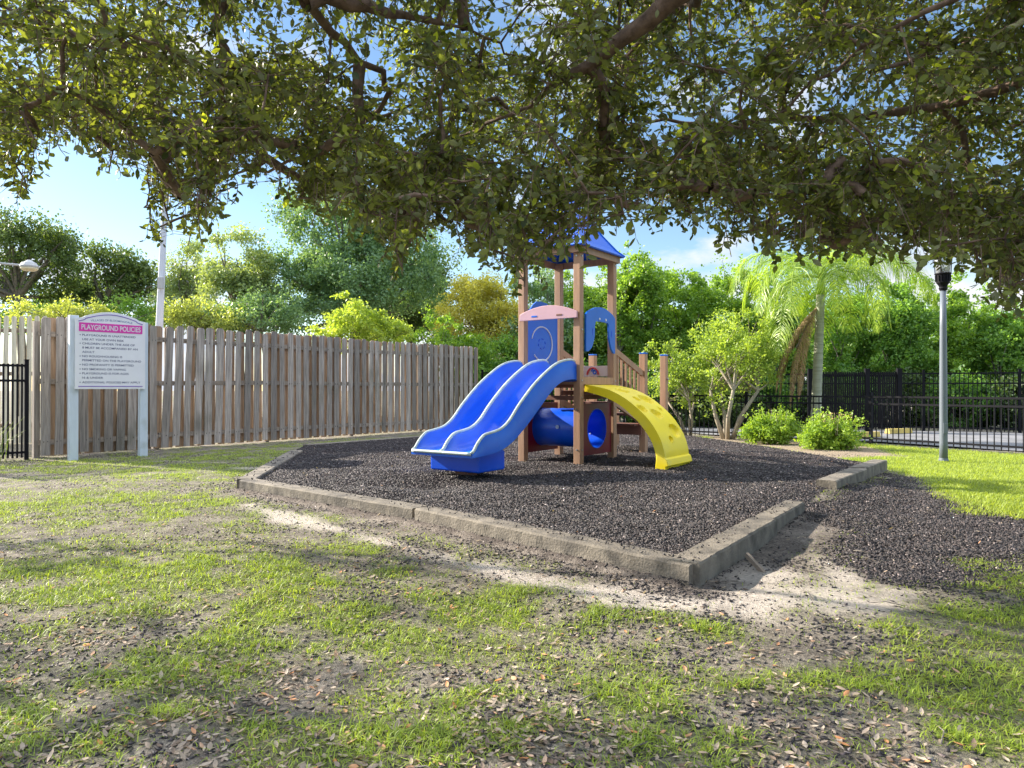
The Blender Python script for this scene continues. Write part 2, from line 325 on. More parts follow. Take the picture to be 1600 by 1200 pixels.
def masks(x, y):
    x = np.asarray(x, float); y = np.asarray(y, float)
    sd = inpoly(x, y, PIT); sp = inpoly(x, y, SPILL); lw = inpoly(x, y, LAWN)
    nz = fbm(x, y, 1.6, 4)-.5
    mul = np.maximum(sstep(-.03, .03, sd), sstep(-.25, .25, sp+nz*.9))
    sand = np.maximum(1-sstep(.0, .20, pdist(x, y, SAND)+nz*.45), sstep(-.12, .32, inpoly(x, y, SAND2)+nz*1.2))
    sand = np.maximum(sand, .9*(1-sstep(.05, .3, np.hypot(x-g(1180, 900)[0], y-g(1180, 900)[1])*.8+nz*.3)))
    sand = np.maximum(sand, .8*(1-sstep(.1, .22, np.hypot((x-g(392, 732)[0])*.6, y-g(392, 732)[1])+nz*.3)))
    sand = sand*(1-mul)
    bed = sstep(-.2, .15, inpoly(x, y, BED)+nz*.5)
    lawn = sstep(-.2, .12, lw+nz*.7)*(1-mul)*(1-bed)
    gr = np.zeros_like(x)
    for bx, by, rx, ry, a in _gb: gr = np.maximum(gr, a*np.exp(-((x-bx)/rx)**2-((y-by)/ry)**2))
    gr = gr+.28
    # strip of short grass between fence and pit
    gr = np.maximum(gr, .75*sstep(9.2, 10.5, y)*(1-sstep(1, 3, x))*sstep(.3, 1.3, fd(x, y)))
    gr = np.clip(gr*1.35*sstep(.34, .64, fbm(x, y, 3.7, 5))+.35*gr, 0, 1)*(1-mul)*(1-.85*sand)*(1-bed)*(1-lawn)
    gr = gr*sstep(.15, .75, pdist(x, y, [T3a, T3b]))*sstep(.05, .45, pdist(x, y, [P0, P1, P2]))
    return dict(mul=mul, sand=np.maximum(sand, .0), lawn=lawn, grass=gr, bed=bed)
def fd(x, y):
    "distance in front of the wooden fence"
    d = (FENCE_B-FENCE_A).normalized(); return (x-FENCE_A.x)*d.y-(y-FENCE_A.y)*d.x

def axis(lo, hi, st, far):
    a = np.arange(lo, hi, st); o = [lo]; s = st
    L_ = []; v = lo; 
    while v > -far: s *= 1.35; v -= s; L_.append(v)
    R_ = []; v = a[-1]; s = st
    while v < far: s *= 1.35; v += s; R_.append(v)
    return np.concatenate([L_[::-1], a, R_])
gx = axis(-9, 10.5, .065, 260); gy = axis(1.2, 18, .065, 260)
XX, YY = np.meshgrid(gx, gy); ZZ = height(XX, YY)
far = sstep(0, 3, np.maximum(np.maximum(-9-XX, XX-10.5), np.maximum(1.2-YY, YY-18))); ZZ = ZZ*(1-far)
mk = masks(XX, YY)
nx, ny = len(gx), len(gy); idx = np.arange(nx*ny).reshape(ny, nx)
F = np.stack([idx[:-1, :-1], idx[:-1, 1:], idx[1:, 1:], idx[1:, :-1]], -1).reshape(-1, 4)
def groundmat():
    m, nt, P = newmat('ground'); L = nt.links.new
    tc = N(nt, 'ShaderNodeTexCoord'); o = tc.outputs['Object']
    def noise(s, d=6., r=.6): n = N(nt, 'ShaderNodeTexNoise', i_Scale=float(s), i_Detail=float(d), i_Roughness=r); L(o, n.inputs['Vector']); return n.outputs['Fac']
    def ramp(f, a, ca, b, cb, mid=None):
        c = N(nt, 'ShaderNodeValToRGB'); c.color_ramp.elements[0].position = a; c.color_ramp.elements[1].position = b
        c.color_ramp.elements[0].color = (*ca, 1); c.color_ramp.elements[1].color = (*cb, 1)
        if mid: e = c.color_ramp.elements.new(mid[0]); e.color = (*mid[1], 1)
        L(f, c.inputs[0]); return c.outputs[0]
    def mix(f, a, b): x = N(nt, 'ShaderNodeMix', data_type='RGBA'); L(f, x.inputs[0]); L(a, x.inputs[6]); L(b, x.inputs[7]); return x.outputs[2]
    def attr(n): return N(nt, 'ShaderNodeAttribute', attribute_name=n).outputs['Fac']
    n1, n2, n3 = noise(55), noise(9), noise(160, 3)
    soil = ramp(n1, .35, (.07, .058, .052), .66, (.46, .40, .35), (.5, (.24, .205, .18)))
    soil2 = ramp(noise(3.5), .42, (.11, .095, .09), .62, (.44, .39, .34))
    s = N(nt, 'ShaderNodeMix', data_type='RGBA'); s.inputs[0].default_value = .45; L(soil, s.inputs[6]); L(soil2, s.inputs[7]); soil = s.outputs[2]
    sand = ramp(n1, .30, (.40, .355, .31), .60, (.68, .61, .545))
    mul = ramp(noise(75, 4, .7), .38, (.012, .010, .012), .66, (.14, .115, .115), (.52, (.045, .035, .038)))
    lawn = ramp(noise(40, 5), .35, (.10, .15, .03), .65, (.26, .32, .06))
    gcol = ramp(n1, .35, (.08, .10, .035), .65, (.24, .27, .08))
    bed = ramp(n1, .3, (.20, .155, .11), .62, (.42, .34, .25))
    c = mix(attr('sand'), soil, sand)
    gm = N(nt, 'ShaderNodeMath', operation='MULTIPLY'); gm.inputs[1].default_value = .85; L(attr('grass'), gm.inputs[0])
    c = mix(gm.outputs[0], c, gcol); c = mix(attr('bed'), c, bed); c = mix(attr('lawn'), c, lawn); c = mix(attr('mul'), c, mul)
    L(c, P.inputs['Base Color']); P.inputs['Roughness'].default_value = .95; P.inputs['Specular IOR Level'].default_value = .15
    b = N(nt, 'ShaderNodeBump'); b.inputs['Strength'].default_value = .9; b.inputs['Distance'].default_value = .02
    ad = N(nt, 'ShaderNodeMath', operation='ADD'); L(n1, ad.inputs[0]); L(n3, ad.inputs[1]); L(ad.outputs[0], b.inputs['Height']); L(b.outputs[0], P.inputs['Normal'])
    return m
go = arrmesh('ground', np.stack([XX, YY, ZZ], -1).reshape(-1, 3), F, None, groundmat(), None, True)
for k, v in mk.items():
    a = go.data.attributes.new(k, 'FLOAT', 'POINT'); a.data.foreach_set('value', v.astype(np.float32).ravel())
tag(go, kind='structure')

# parking lot beyond the black fence
pk = [(4.9, 17.9), (8.0, 15.45), (9.6, 12.9), (12.0, 9.6), (30, 6), (40, 16), (14.5, 17.9), (6.5, 21.4), (3.5, 22)]
mb = MB(); mb.add([(x, y, .03) for x, y in pk], [tuple(range(len(pk)))]); o = mb.build('parking_lot', M['asphalt']); tag(o, kind='structure')

# ------------------------------------------------------------------ scatter tools
def rotz_frames(n, tilt):
    a = rng.random(n)*2*np.pi; return a
def scatter_poly(name, pos, axes, local, faces, tone, mt):
    "pos (n,3); axes 3x(n,3) scaled; local (k,3); faces list of (m,j)"
    n = len(pos); k = len(local)
    V = pos[:, None, :]+sum(axes[i][:, None, :]*local[None, :, i:i+1] for i in range(3))
    Fs = [ (np.arange(n)[:, None, None]*k+f[None]).reshape(-1, f.shape[1]) for f in faces]
    return arrmesh(name, V.reshape(-1, 3), Fs, np.repeat(tone, k), mt)
def randrot(n):
    q = rng.normal(size=(n, 4)); q /= np.linalg.norm(q, axis=1, keepdims=True); w, x, y, z = q.T
    return [np.stack([1-2*(y*y+z*z), 2*(x*y+z*w), 2*(x*z-y*w)], -1), np.stack([2*(x*y-z*w), 1-2*(x*x+z*z), 2*(y*z+x*w)], -1), np.stack([2*(x*z+y*w), 2*(y*z-x*w), 1-2*(x*x+y*y)], -1)]
def cam_sample(n, x0, x1, y0, y1, p=1.4):
    "more pieces near the viewer, thinning with distance"
    u = rng.random(n); Y = (y0**(1-p)+u*(y1**(1-p)-y0**(1-p)))**(1/(1-p)); X = x0+rng.random(n)*(x1-x0)
    return X, Y
OCT = np.array([(1, 0, 0), (-1, .1, 0), (0.1, 1, .1), (0, -1, -.1), (.2, .1, 1), (-.1, 0, -1)], float)
OCTF = [np.array([(0, 2, 4), (2, 1, 4), (1, 3, 4), (3, 0, 4), (2, 0, 5), (1, 2, 5), (3, 1, 5), (0, 3, 5)])]
def chips(name, X, Y, smin, smax, label_kind='stuff', lift=.004):
    n = len(X); Z = height(X, Y)+lift; r = randrot(n)
    s = smin+(smax-smin)*rng.random(n)**1.5
    ax = [r[0]*(s*1.5)[:, None], r[1]*(s*.7)[:, None], r[2]*(s*.35)[:, None]]
    for a in ax: a[:, 2] *= .6
    tone = np.clip(rng.beta(2.0, 2.6, n)+(rng.random(n) > .96)*.35, 0, 1)
    return scatter_poly(name, np.stack([X, Y, Z], -1), ax, OCT, OCTF, tone, M['chip'])
def infr(X, Y, m=.6): return (np.abs(X) < Y*.7208+m)
# mulch in the pit and its spill
X, Y = cam_sample(420000, -4.2, 8.5, 4.1, 17.3, 1.7); k = infr(X, Y)
X, Y = X[k], Y[k]; mk_ = masks(X, Y)['mul']; k = rng.random(len(X)) < mk_**1.5; X, Y = X[k], Y[k]
print('pit chips', len(X)); X, Y = X[:150000], Y[:150000]
tag(chips('rubber_mulch', X, Y, .009, .019), 'black and dark brown rubber mulch filling the play area', 'mulch', kind='stuff')
# stray chips outside
X, Y = cam_sample(420000, -9, 8.5, 1.9, 13, 1.35); k = infr(X, Y); X, Y = X[k], Y[k]; q = masks(X, Y)
sdp = np.maximum(inpoly(X, Y, PIT), inpoly(X, Y, SPILL)); near = np.exp(-np.clip(-sdp, 0, 9)/.7)
fn = np.exp(-np.abs(fd(X, Y)-.5)/.7)
dens = (1-q['mul'])*(1-q['lawn'])*(.045+.8*near*sstep(.40, .56, fbm(X, Y, 2.3, 3))+.15*sstep(.5, .62, fbm(X+9, Y, 1.7, 3))+.5*fn)*(1-.72*q['sand'])
k = rng.random(len(X)) < dens; X, Y = X[k], Y[k]; print('stray', len(X))
tag(chips('stray_mulch', X[:110000], Y[:110000], .006, .017, lift=.002), 'loose black mulch chips strewn over soil and sand outside the border', 'mulch', kind='stuff')
_X, _Y, _Z = [], [], []
for a, b, w, n_ in ((P0, P1, .2, 70), (P1, P2, .2, 120), (T3a, T3b, .2, 80), (T4a, T4b, .2, 40), ((-3.24, 8.36), (-3.82, 12.2), -.22, 60)):
    t = rng.random(n_); d = np.hypot(b[0]-a[0], b[1]-a[1]); nx_, ny_ = -(b[1]-a[1])/d, (b[0]-a[0])/d; q = rng.random(n_)**.6*w*.95
    _X.append(a[0]+(b[0]-a[0])*t+nx_*q); _Y.append(a[1]+(b[1]-a[1])*t+ny_*q); _Z.append(np.full(n_, .146))
_X, _Y, _Z = map(np.concatenate, (_X, _Y, _Z)); n_ = len(_X); r_ = randrot(n_); s_ = .006+.009*rng.random(n_)
tag(scatter_poly('spilled_mulch', np.stack([_X, _Y, _Z], -1), [r_[0]*(s_*1.4)[:, None], r_[1]*(s_*.7)[:, None], r_[2]*(s_*.35)[:, None]], OCT, OCTF, rng.beta(2, 2.6, n_), M['chip']), 'few mulch chips lying on top of the border timbers', 'mulch', kind='stuff')
# dead leaves
LF = np.array([(0, 0, 0), (.33, .2, .05), (.33, 0, 0), (.33, -.2, .06), (.7, .17, .09), (.7, 0, .03), (.7, -.17, .08), (1, 0, .13)], float)
LFF = [np.array([(0, 2, 1), (0, 3, 2), (4, 5, 7), (5, 6, 7)]), np.array([(1, 2, 5, 4), (2, 3, 6, 5)])]
X, Y = cam_sample(60000, -7, 6, 1.9, 11, 1.9); k = infr(X, Y); X, Y = X[k], Y[k]; q = masks(X, Y)
dens = (1-q['mul'])*(1-q['lawn'])*(1-.8*q['sand'])*(.15+.85*np.exp(-np.clip(Y-2.6, 0, 9)/1.6))*(1-.75*sstep(.3, 1.6, X))*(.35+.65*sstep(.42, .58, fbm(X, Y, 2, 3)))
k = rng.random(len(X)) < dens; X, Y = X[k][:14000], Y[k][:14000]; n = len(X); print('litter', n)
a = rng.random(n)*6.283; s = .022+.022*rng.random(n); tl = rng.normal(size=(n, 2))*.22
ax = np.stack([np.cos(a), np.sin(a), tl[:, 0]], -1)*s[:, None]; ay = np.stack([-np.sin(a), np.cos(a), tl[:, 1]], -1)*s[:, None]; az = np.cross(ax, ay)/s[:, None]*np.where(rng.random(n) > .5, 1.6, -1.2)[:, None]
tag(scatter_poly('fallen_leaves', np.stack([X, Y, height(X, Y)+.006], -1), [ax, ay, az], LF, LFF, rng.random(n), M['litter']), 'dry tan and orange oak leaves lying on the foreground soil', 'leaves', kind='stuff')
X, Y = cam_sample(500, -6, 6, 2.0, 12, 1.8); k = infr(X, Y, 0) & (masks(X, Y)['lawn'] < .5); X, Y = X[k][:170], Y[k][:170]; tw = MB()
for x_, y_ in zip(X, Y):
    a = random.random()*6.28; l_ = random.uniform(.04, .20); z_ = float(height(np.array([x_]), np.array([y_]))[0])+.008; b_ = a+random.uniform(-.5, .5)
    tw.tube([(x_, y_, z_), (x_+l_*.5*math.cos(a), y_+l_*.5*math.sin(a), z_+.012), (x_+l_*.5*(math.cos(a)+math.cos(b_)), y_+l_*.5*(math.sin(a)+math.sin(b_)), z_+.002)], [.003, .0026, .0015], 5, tone=random.uniform(.6, 1.4))
tag(tw.build('fallen_twigs', M['bark']), 'thin broken twigs scattered over the foreground soil', 'twigs', kind='stuff')
X, Y = cam_sample(900, -4, 7, 4.4, 13, 1.5); k = (masks(X, Y)['mul'] > .5); X, Y = X[k][:260], Y[k][:260]; n = len(X)
a = rng.random(n)*6.283; s = .022+.018*rng.random(n); tl = rng.normal(size=(n, 2))*.3
ax = np.stack([np.cos(a), np.sin(a), tl[:, 0]], -1)*s[:, None]; ay = np.stack([-np.sin(a), np.cos(a), tl[:, 1]], -1)*s[:, None]; az = np.cross(ax, ay)/s[:, None]*1.4
tag(scatter_poly('leaves_on_mulch', np.stack([X, Y, height(X, Y)+.016], -1), [ax, ay, az], LF, LFF, rng.random(n), M['litter']), 'few dry oak leaves lying on the dark mulch', 'leaves', kind='stuff')
# grass
def blades(name, X, Y, h, wd, lean, mt, tone):
    n = len(X); a = rng.random(n)*6.283; w = wd*(.7+.6*rng.random(n)); ln = lean*rng.random(n)**.7
    d = np.stack([np.cos(a), np.sin(a), np.zeros(n)], -1); p = np.stack([-d[:, 1], d[:, 0], d[:, 2]], -1); b = np.stack([X, Y, height(X, Y)-.004], -1)
    up = np.array([0, 0, 1.]); H = h[:, None]; Ln = (ln*h)[:, None]; Wd = w[:, None]
    v0 = b-p*Wd; v1 = b+p*Wd; m1 = b+up*H*.6+d*Ln*.4; v2 = m1-p*Wd*.8; v3 = m1+p*Wd*.8; v4 = b+up*H*(1-.25*ln[:, None])+d*Ln*1.15
    V = np.stack([v0, v1, v3, v2, v4], 1).reshape(-1, 3); i = np.arange(n)[:, None]*5
    return arrmesh(name, V, [i+np.array([[0, 1, 2, 3]]), i+np.array([[3, 2, 4]])], np.repeat(tone, 5), mt)
X, Y = cam_sample(1700000, -9, 8, 1.85, 17, 1.35); k = infr(X, Y); X, Y = X[k], Y[k]; q = masks(X, Y)
tuft = sstep(.44, .70, fbm(X, Y, 13, 3)); dens = q['grass']*(.35+.65*tuft)*(.6+.4*sstep(3, 5, Y))
k = (rng.random(len(X)) < dens) & (fd(X, Y) > .05); X, Y = X[k][:380000], Y[k][:380000]; n = len(X); print('grass', n)
h = (.012+.026*rng.random(n)**1.6)*(.7+.7*q['grass'][k][:n]); tone = np.clip(rng.normal(.48, .2, n)+.25*(fbm(X, Y, 1.5, 3)-.5)*2, 0, 1)
tag(blades('foreground_grass', X, Y, h, .0021, 2.0, M['grass'], tone), 'patchy tufts of green grass growing through the foreground soil', 'grass', kind='stuff')
X, Y = cam_sample(330000, 2.5, 13, 5.2, 18, 1.5); k = infr(X, Y); X, Y = X[k], Y[k]; q = masks(X, Y)
k = rng.random(len(X)) < q['lawn']*(.55+.45*sstep(.35, .6, fbm(X, Y, 5, 2))); X, Y = X[k][:110000], Y[k][:110000]; n = len(X); print('lawn', n)
tag(blades('lawn_grass', X, Y, .025+.03*rng.random(n), .0035, 1.2, M['lawn'], np.clip(rng.normal(.55, .2, n), 0, 1)), 'bright green mown lawn between mulch and metal fence', 'grass', kind='stuff')

# ================================================================== BORDER TIMBERS
def timber(a, b, w, h, side, label, z0=-.12, skew=0, extra=None):
    "a->b is the outer bottom edge; the body lies on the given side"
    a = Vector((a[0], a[1], 0)); b = Vector((b[0], b[1], 0)); d = (b-a).normalized(); n = Vector((-d.y, d.x, 0))*side
    t = thing('border_timber', label, 'timber', ((a+b)/2).to_tuple(), 0, 'concrete-grey timbers edging the play area')
    mb = MB(); off = (a+b)/2; Ln = (b-a).length; ns = max(6, int(Ln/.07)); vs = []; prof = [(0, z0), (0, h-.012), (.014, h), (w-.014, h), (w, h-.012), (w, z0)]
    for i in range(ns+1):
        s = i/ns; c = a+(b-a)*s
        for j, (q, z) in enumerate(prof):
            e = .006*(random.random()-.5)
            vs.append(c+n*(q+e)+Vector((0, 0, z+(e*.5 if z > 0 else 0)+skew*s))-off)
    m_ = len(prof)
    fs = [(i*m_+j, (i+1)*m_+j, (i+1)*m_+(j+1) % m_, i*m_+(j+1) % m_) for i in range(ns) for j in range(m_)]
    fs += [tuple(range(m_)), tuple(ns*m_+j for j in range(m_))[::-1]]
    mb.add(vs, fs); o = mb.build('beam', M['timber'], t)
    bm_fix(o)
    return t
def bm_fix(o):
    import bmesh
    bm = bmesh.new(); bm.from_mesh(o.data); bmesh.ops.recalc_face_normals(bm, faces=bm.faces); bm.to_mesh(o.data); bm.free()
timber(P0, (P1[0]-.01, P1[1]+.01), .20, .13, 1, 'long grey timber edging the mulch, left half of the front side')
timber((P1[0]+.02, P1[1]-.02), P2, .20, .135, 1, 'long grey timber edging the mulch, front side right half, ending at near corner')
v3 = Vector(T3b)-Vector(T3a); q1 = Vector(T3a)+v3*.62; q2 = Vector(T3a)+v3*.625
timber(T3a, q1, .21, .145, 1, 'grey timber running back from the near corner beside bare sand')
timber((q2[0]-.02, q2[1]+.015), (T3b[0]-.02, T3b[1]+.015), .185, .14, 1, 'shorter grey timber ending at the gap beside the mulch spill')
v4 = Vector(T4b)-Vector(T4a); q1 = Vector(T4a)+v4*.55; q2 = Vector(T4a)+v4*.555
timber(T4a, q1, .22, .15, 1, 'grey timber lying past the gap in the right edge, nearer piece')
timber((q2[0]-.02, q2[1]+.01), T4b, .20, .16, 1, 'grey timber reaching the lawn at the far right corner of the mulch')
timber((-3.24, 8.36), (-3.82, 12.2), .22, .13, -1, 'grey timber forming the left edge of the play area')
timber((-4.05, 13.75), (-2.0, 16.35), .16, .11, -1, 'thin low timber at the back left below the wooden fence')
# small stakes holding the timber
mb = MB(); s0 = g(1180, 893); mb.bar((s0[0]-.02, s0[1]+.12, .085), (s0[0]+.04, s0[1]-.05, .0), .022, .03)
o = mb.build('wooden_stake', M['rail']); tag(o, 'small pale stake poking from sand beside the right timber', 'stake')

# ================================================================== PLAYSET
GZ = .07
ps = thing('playground_tower', 'play tower with blue double slide, yellow climbing ramp and blue roof on the mulch', 'play set', (.97, 10.35, GZ), math.atan2(.815, .58))
SX, SY = 1.05, .98
def zl(z): return z-GZ
PW = .055
corner = [(0, 0), (SX, 0), (0, SY), (SX, SY)]
for (x, y) in corner:
    mb = MB().box(x-PW, x+PW, y-PW, y+PW, -.35, zl(3.165)); mb.build('post', M['post'], ps, .006)
# roof beams
mb = MB(); o_ = .075
mb.box(-o_-.02, -o_+.018, -o_-.02, SY+o_+.02, zl(3.165), zl(3.27)); mb.box(SX+o_-.018, SX+o_+.02, -o_-.02, SY+o_+.02, zl(3.165), zl(3.27))
mb.box(-o_+.02, SX+o_-.02, -o_-.018, -o_+.018, zl(3.166), zl(3.268)); mb.box(-o_+.02, SX+o_-.02, SY+o_-.018, SY+o_+.018, zl(3.166), zl(3.268))
for (x, y) in corner: mb.box(x-.05, x+.05, y-.05, y+.05, zl(3.166), zl(3.25))
mb.build('roof_beam', M['post'], ps, .004)
# roof: slightly flared pyramid shell
cx, cy = SX/2, SY/2
lev = [(0, 1.0), (.08, .86), (.30, .61), (.60, .33), (.86, .10), (.95, .03)]
mb = MB(); hx, hy = SX/2+.15, SY/2+.15
ring = []
for (z, k) in lev:
    for sx_, sy_ in ((-1, -1), (1, -1), (1, 1), (-1, 1)): ring.append((cx+sx_*hx*k, cy+sy_*hy*k, zl(3.272)+z))
for (z, k) in lev[::-1]:
    for sx_, sy_ in ((-1, -1), (1, -1), (1, 1), (-1, 1)): ring.append((cx+sx_*(hx*k-.01*(k > .1)), cy+sy_*(hy*k-.01*(k > .1)), zl(3.272)+z-.018))
nl = len(lev)*2
fs = [(i*4+j, i*4+(j+1) % 4, (i+1)*4+(j+1) % 4, (i+1)*4+j) for i in range(nl-1) for j in range(4)]+[((nl-1)*4+j, (nl-1)*4+(j+1) % 4, (j+1) % 4, j) for j in range(4)]
mb.add(ring, fs); roof = mb.build('roof', M['roofblue'], ps); bm_fix(roof)
mb = MB()
for sx_, sy_ in ((-1, -1), (1, -1), (1, 1), (-1, 1)):
    mb.tube([(cx+sx_*hx*k, cy+sy_*hy*k, zl(3.276)+z) for z, k in lev], .013, 6)
mb.build('ridge', M['bluepanel'], roof)
mb = MB(); mb.lathe([(.055, 4.19-3.27+zl(3.27)), (.05, zl(4.26)), (.02, zl(4.29))], (cx, cy, 0), 10); mb.build('roof_cap', M['roofblue'], roof)
# deck and its framing
DZ = 1.355
mb = MB()
for i in range(7): mb.box(.06+i*.134, .06+i*.134+.126, .058, SY-.058, zl(DZ)-.03, zl(DZ))
mb.build('deck', M['post'], ps, .003)
mb = MB()
mb.box(.057, SX-.057, -.052, -.012, zl(1.25), zl(DZ)+.005); mb.box(.057, SX-.057, SY+.012, SY+.052, zl(1.25), zl(DZ)+.004)
mb.box(-.05, -.012, .057, SY-.057, zl(1.25), zl(DZ)+.003); mb.box(SX+.012, SX+.05, .057, SY-.057, zl(1.25), zl(DZ)+.004)
mb.build('deck_frame', M['post'], ps, .003)
mb = MB()
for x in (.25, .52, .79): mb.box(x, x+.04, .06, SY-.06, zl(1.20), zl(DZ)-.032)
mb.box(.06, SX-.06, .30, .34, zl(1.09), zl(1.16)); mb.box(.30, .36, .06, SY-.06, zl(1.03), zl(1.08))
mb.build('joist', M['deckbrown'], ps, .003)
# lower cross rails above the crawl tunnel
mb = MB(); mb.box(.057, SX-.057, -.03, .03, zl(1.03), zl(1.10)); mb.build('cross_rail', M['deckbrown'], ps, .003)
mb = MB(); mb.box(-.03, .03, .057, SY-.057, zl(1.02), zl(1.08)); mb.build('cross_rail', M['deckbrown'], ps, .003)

# ---- slide
def cr_interp(pts, n):
    pts = [Vector((*p, 0)) if len(p) == 2 else Vector(p) for p in pts]; out = []
    P = [pts[0]*2-pts[1]]+pts+[pts[-1]*2-pts[-2]]
    for i in range(1, len(P)-2):
        for k in range(n):
            t = k/n; a, b, c, d = P[i-1], P[i], P[i+1], P[i+2]
            out.append(.5*((2*b)+(-a+c)*t+(2*a-5*b+4*c-d)*t*t+(-a+3*b-3*c+d)*t**3))
    return out+[pts[-1]]
RAIL = [(0, 1.50), (.06, 1.575), (.2, 1.597), (.5, 1.55), (.765, 1.44), (1.116, 1.24), (1.46, .98), (1.67, .79), (1.85, .69), (2.05, .65), (2.2, .625), (2.32, .54), (2.40, .45), (2.45, .425)]
BED_ = [(0, 1.37), (.2, 1.37), (.45, 1.33), (.7, 1.21), (1.0, .99), (1.3, .77), (1.6, .585), (1.8, .50), (2.0, .455), (2.2, .435), (2.45, .42)]
ts = np.concatenate([np.linspace(0, 2.15, 40), np.linspace(2.18, 2.45, 12)])
def fi(P, t):
    c = cr_interp(P, 12); return np.interp(t, [p.x for p in c], [p.y for p in c])
zr, zb = fi(RAIL, ts), fi(BED_, ts)
zbot = np.minimum(zb-.05, np.where(ts < 1.9, zr-.25, np.interp(ts, [1.9, 2.2, 2.45], [.43, .385, .385])))
def slide_profile(r, b, bot, t):
    k = 0
    half = [(0, bot), (.0, r-.02), (.012, r), (.035, r), (.05, r-.02), (.075, b+(r-b)*.38), (.12, b+.02*min(1, (r-b)*6)), (.25, b), (.37, b+.02*min(1, (r-b)*6)), (.42, b+(r-b)*.38), (.455, r-.02), (.475, r)]
    full = half+[(.98-w, z) for w, z in half[::-1]]
    return full
vs = []; SW = .98
for t, r, b, bo in zip(ts, zr, zb, zbot):
    for w, z in slide_profile(r, b, bo, t): vs.append((-.02-t, w, zl(z)))
k = 24; fs = []
for i in range(len(ts)-1):
    for j in range(k): fs.append((i*k+j, i*k+(j+1) % k, (i+1)*k+(j+1) % k, (i+1)*k+j))
fs += [tuple(range(k)), tuple((len(ts)-1)*k+j for j in range(k))]
mb = MB().add(vs, fs); slide = mb.build('slide', M['slideblue'], ps, 0, False); bm_fix(slide)
slide.data.polygons.foreach_set('use_smooth', [len(p.vertices) == 4 for p in slide.data.polygons])
em = slide.modifiers.new('edges', 'EDGE_SPLIT'); em.split_angle = R(50)
for w in (.022, .49, .958):
    mb = MB(); mb.tube([(-.02-t, w, zl(r)+.004) for t, r in zip(ts[1:], zr[1:])], .019 if w != .49 else .023, 8); mb.build('rim', M['rim'], slide, 0, True)
mb = MB(); mb.tube([(-2.475, .02+.94*i/16, zl(.418)) for i in range(17)], .02, 8); mb.build('lip', M['rim'], slide, 0, True)
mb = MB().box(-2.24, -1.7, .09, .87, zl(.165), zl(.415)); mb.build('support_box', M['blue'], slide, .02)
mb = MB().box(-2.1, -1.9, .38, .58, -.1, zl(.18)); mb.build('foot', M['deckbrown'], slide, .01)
# pink bumper across the slide entrance
def arc_poly(x0, x1, zlo, zend, zpk, n=16):
    return [(x0, zlo), (x1, zlo)]+[(x1+(x0-x1)*i/n, zend+(zpk-zend)*math.sin(math.pi*i/n)**.85) for i in range(n+1)]
poly = arc_poly(-.03, SY+.0, 2.216, 2.31, 2.425)
bump = MB().prism([(a, zl(b)) for a, b in poly], (-.085, 0, 0), (0, 1, 0), (0, 0, 1), .03).build('entrance_bar', M['pink'], ps, .006); bm_fix(bump)
for (y0, mt) in ((.66, 'bluepanel'), (.22, 'deckbrown')):
    mb = MB(); mb.box(-.104, -.0985, y0, y0+.10, zl(2.26), zl(2.285)); mb.build('slot', M[mt], bump, .006)
# blue panel with oval, on the left side
poly = [(-.0, 1.38), (.92, 1.38), (.92, 2.42), (.80, 2.42), (.72, 2.50), (.6, 2.56), (.44, 2.575), (.30, 2.56), (.2, 2.50), (.12, 2.42), (0, 2.42)]
pn = MB().prism([(.06+a*1.0, zl(b)) for a, b in poly], (0, SY, 0), (1, 0, 0), (0, 0, 1), .03).build('oval_panel', M['bluepanel'], ps, .006); bm_fix(pn)
ov = [(.50+.30*math.sin(R(a)), SY-.02, zl(1.90)+.27*math.cos(R(a))) for a in range(-75, 232, 8)]
MB().tube(ov, .012, 6).build('oval_ring', M['white'], pn, 0, True)
for a in range(0, 360, 60):
    mb = MB(); mb.tube([(.50+.10*math.sin(R(a+b)), SY-.018, zl(1.90)+.08*math.cos(R(a+b))) for b in (0, 15, 30)], .006, 5)
    mb.build('dial_mark', M['blue'], pn)
# blue arch panel on the climber side
def armpoly():
    L_ = [(.07, 1.735), (.07, 2.28)]
    L_ += [(.07+.91*i/14, 2.30+.115*math.sin(math.pi*i/14)) for i in range(1, 14)]
    L_ += [(.98, 2.28), (.98, 1.735), (.93, 1.735), (.86, 1.80), (.81, 1.90), (.785, 1.98), (.78, 2.08)]
    L_ += [(.78-.04*(1-math.cos(R(a)))/1, 2.10+.095*math.sin(R(a))) for a in (20, 50, 80)]+[(.55, 2.20)]
    L_ += [(.33+.04*(1-math.cos(R(a))), 2.10+.095*math.sin(R(a))) for a in (80, 50, 20)]
    L_ += [(.33, 2.08), (.325, 1.98), (.30, 1.90), (.24, 1.80), (.14, 1.735)]
    return L_
mb = MB()
AP = armpoly()
outer_top = AP[1:16]
arch = MB().prism([(a, zl(b)) for a, b in AP], (0, -.075, 0), (1, 0, 0), (0, 0, 1), .03).build('arch_panel', M['bluepanel'], ps, 0)
import bmesh
bm = bmesh.new(); bm.from_mesh(arch.data); bmesh.ops.triangulate(bm, faces=[f for f in bm.faces if len(f.verts) > 4]); bmesh.ops.recalc_face_normals(bm, faces=bm.faces); bm.to_mesh(arch.data); bm.free()
for x in (.47, .67):
    mb = MB(); mb.tube([(x, -.098, zl(2.235)), (x, -.088, zl(2.235))], .018, 8); mb.build('bolt', M['white'], arch)
for x in (.26, .86):
    mb = MB(); mb.box(x-.008, x+.008, -.0945, -.0905, zl(1.98), zl(2.08)); mb.build('slot', M['blue'], arch)
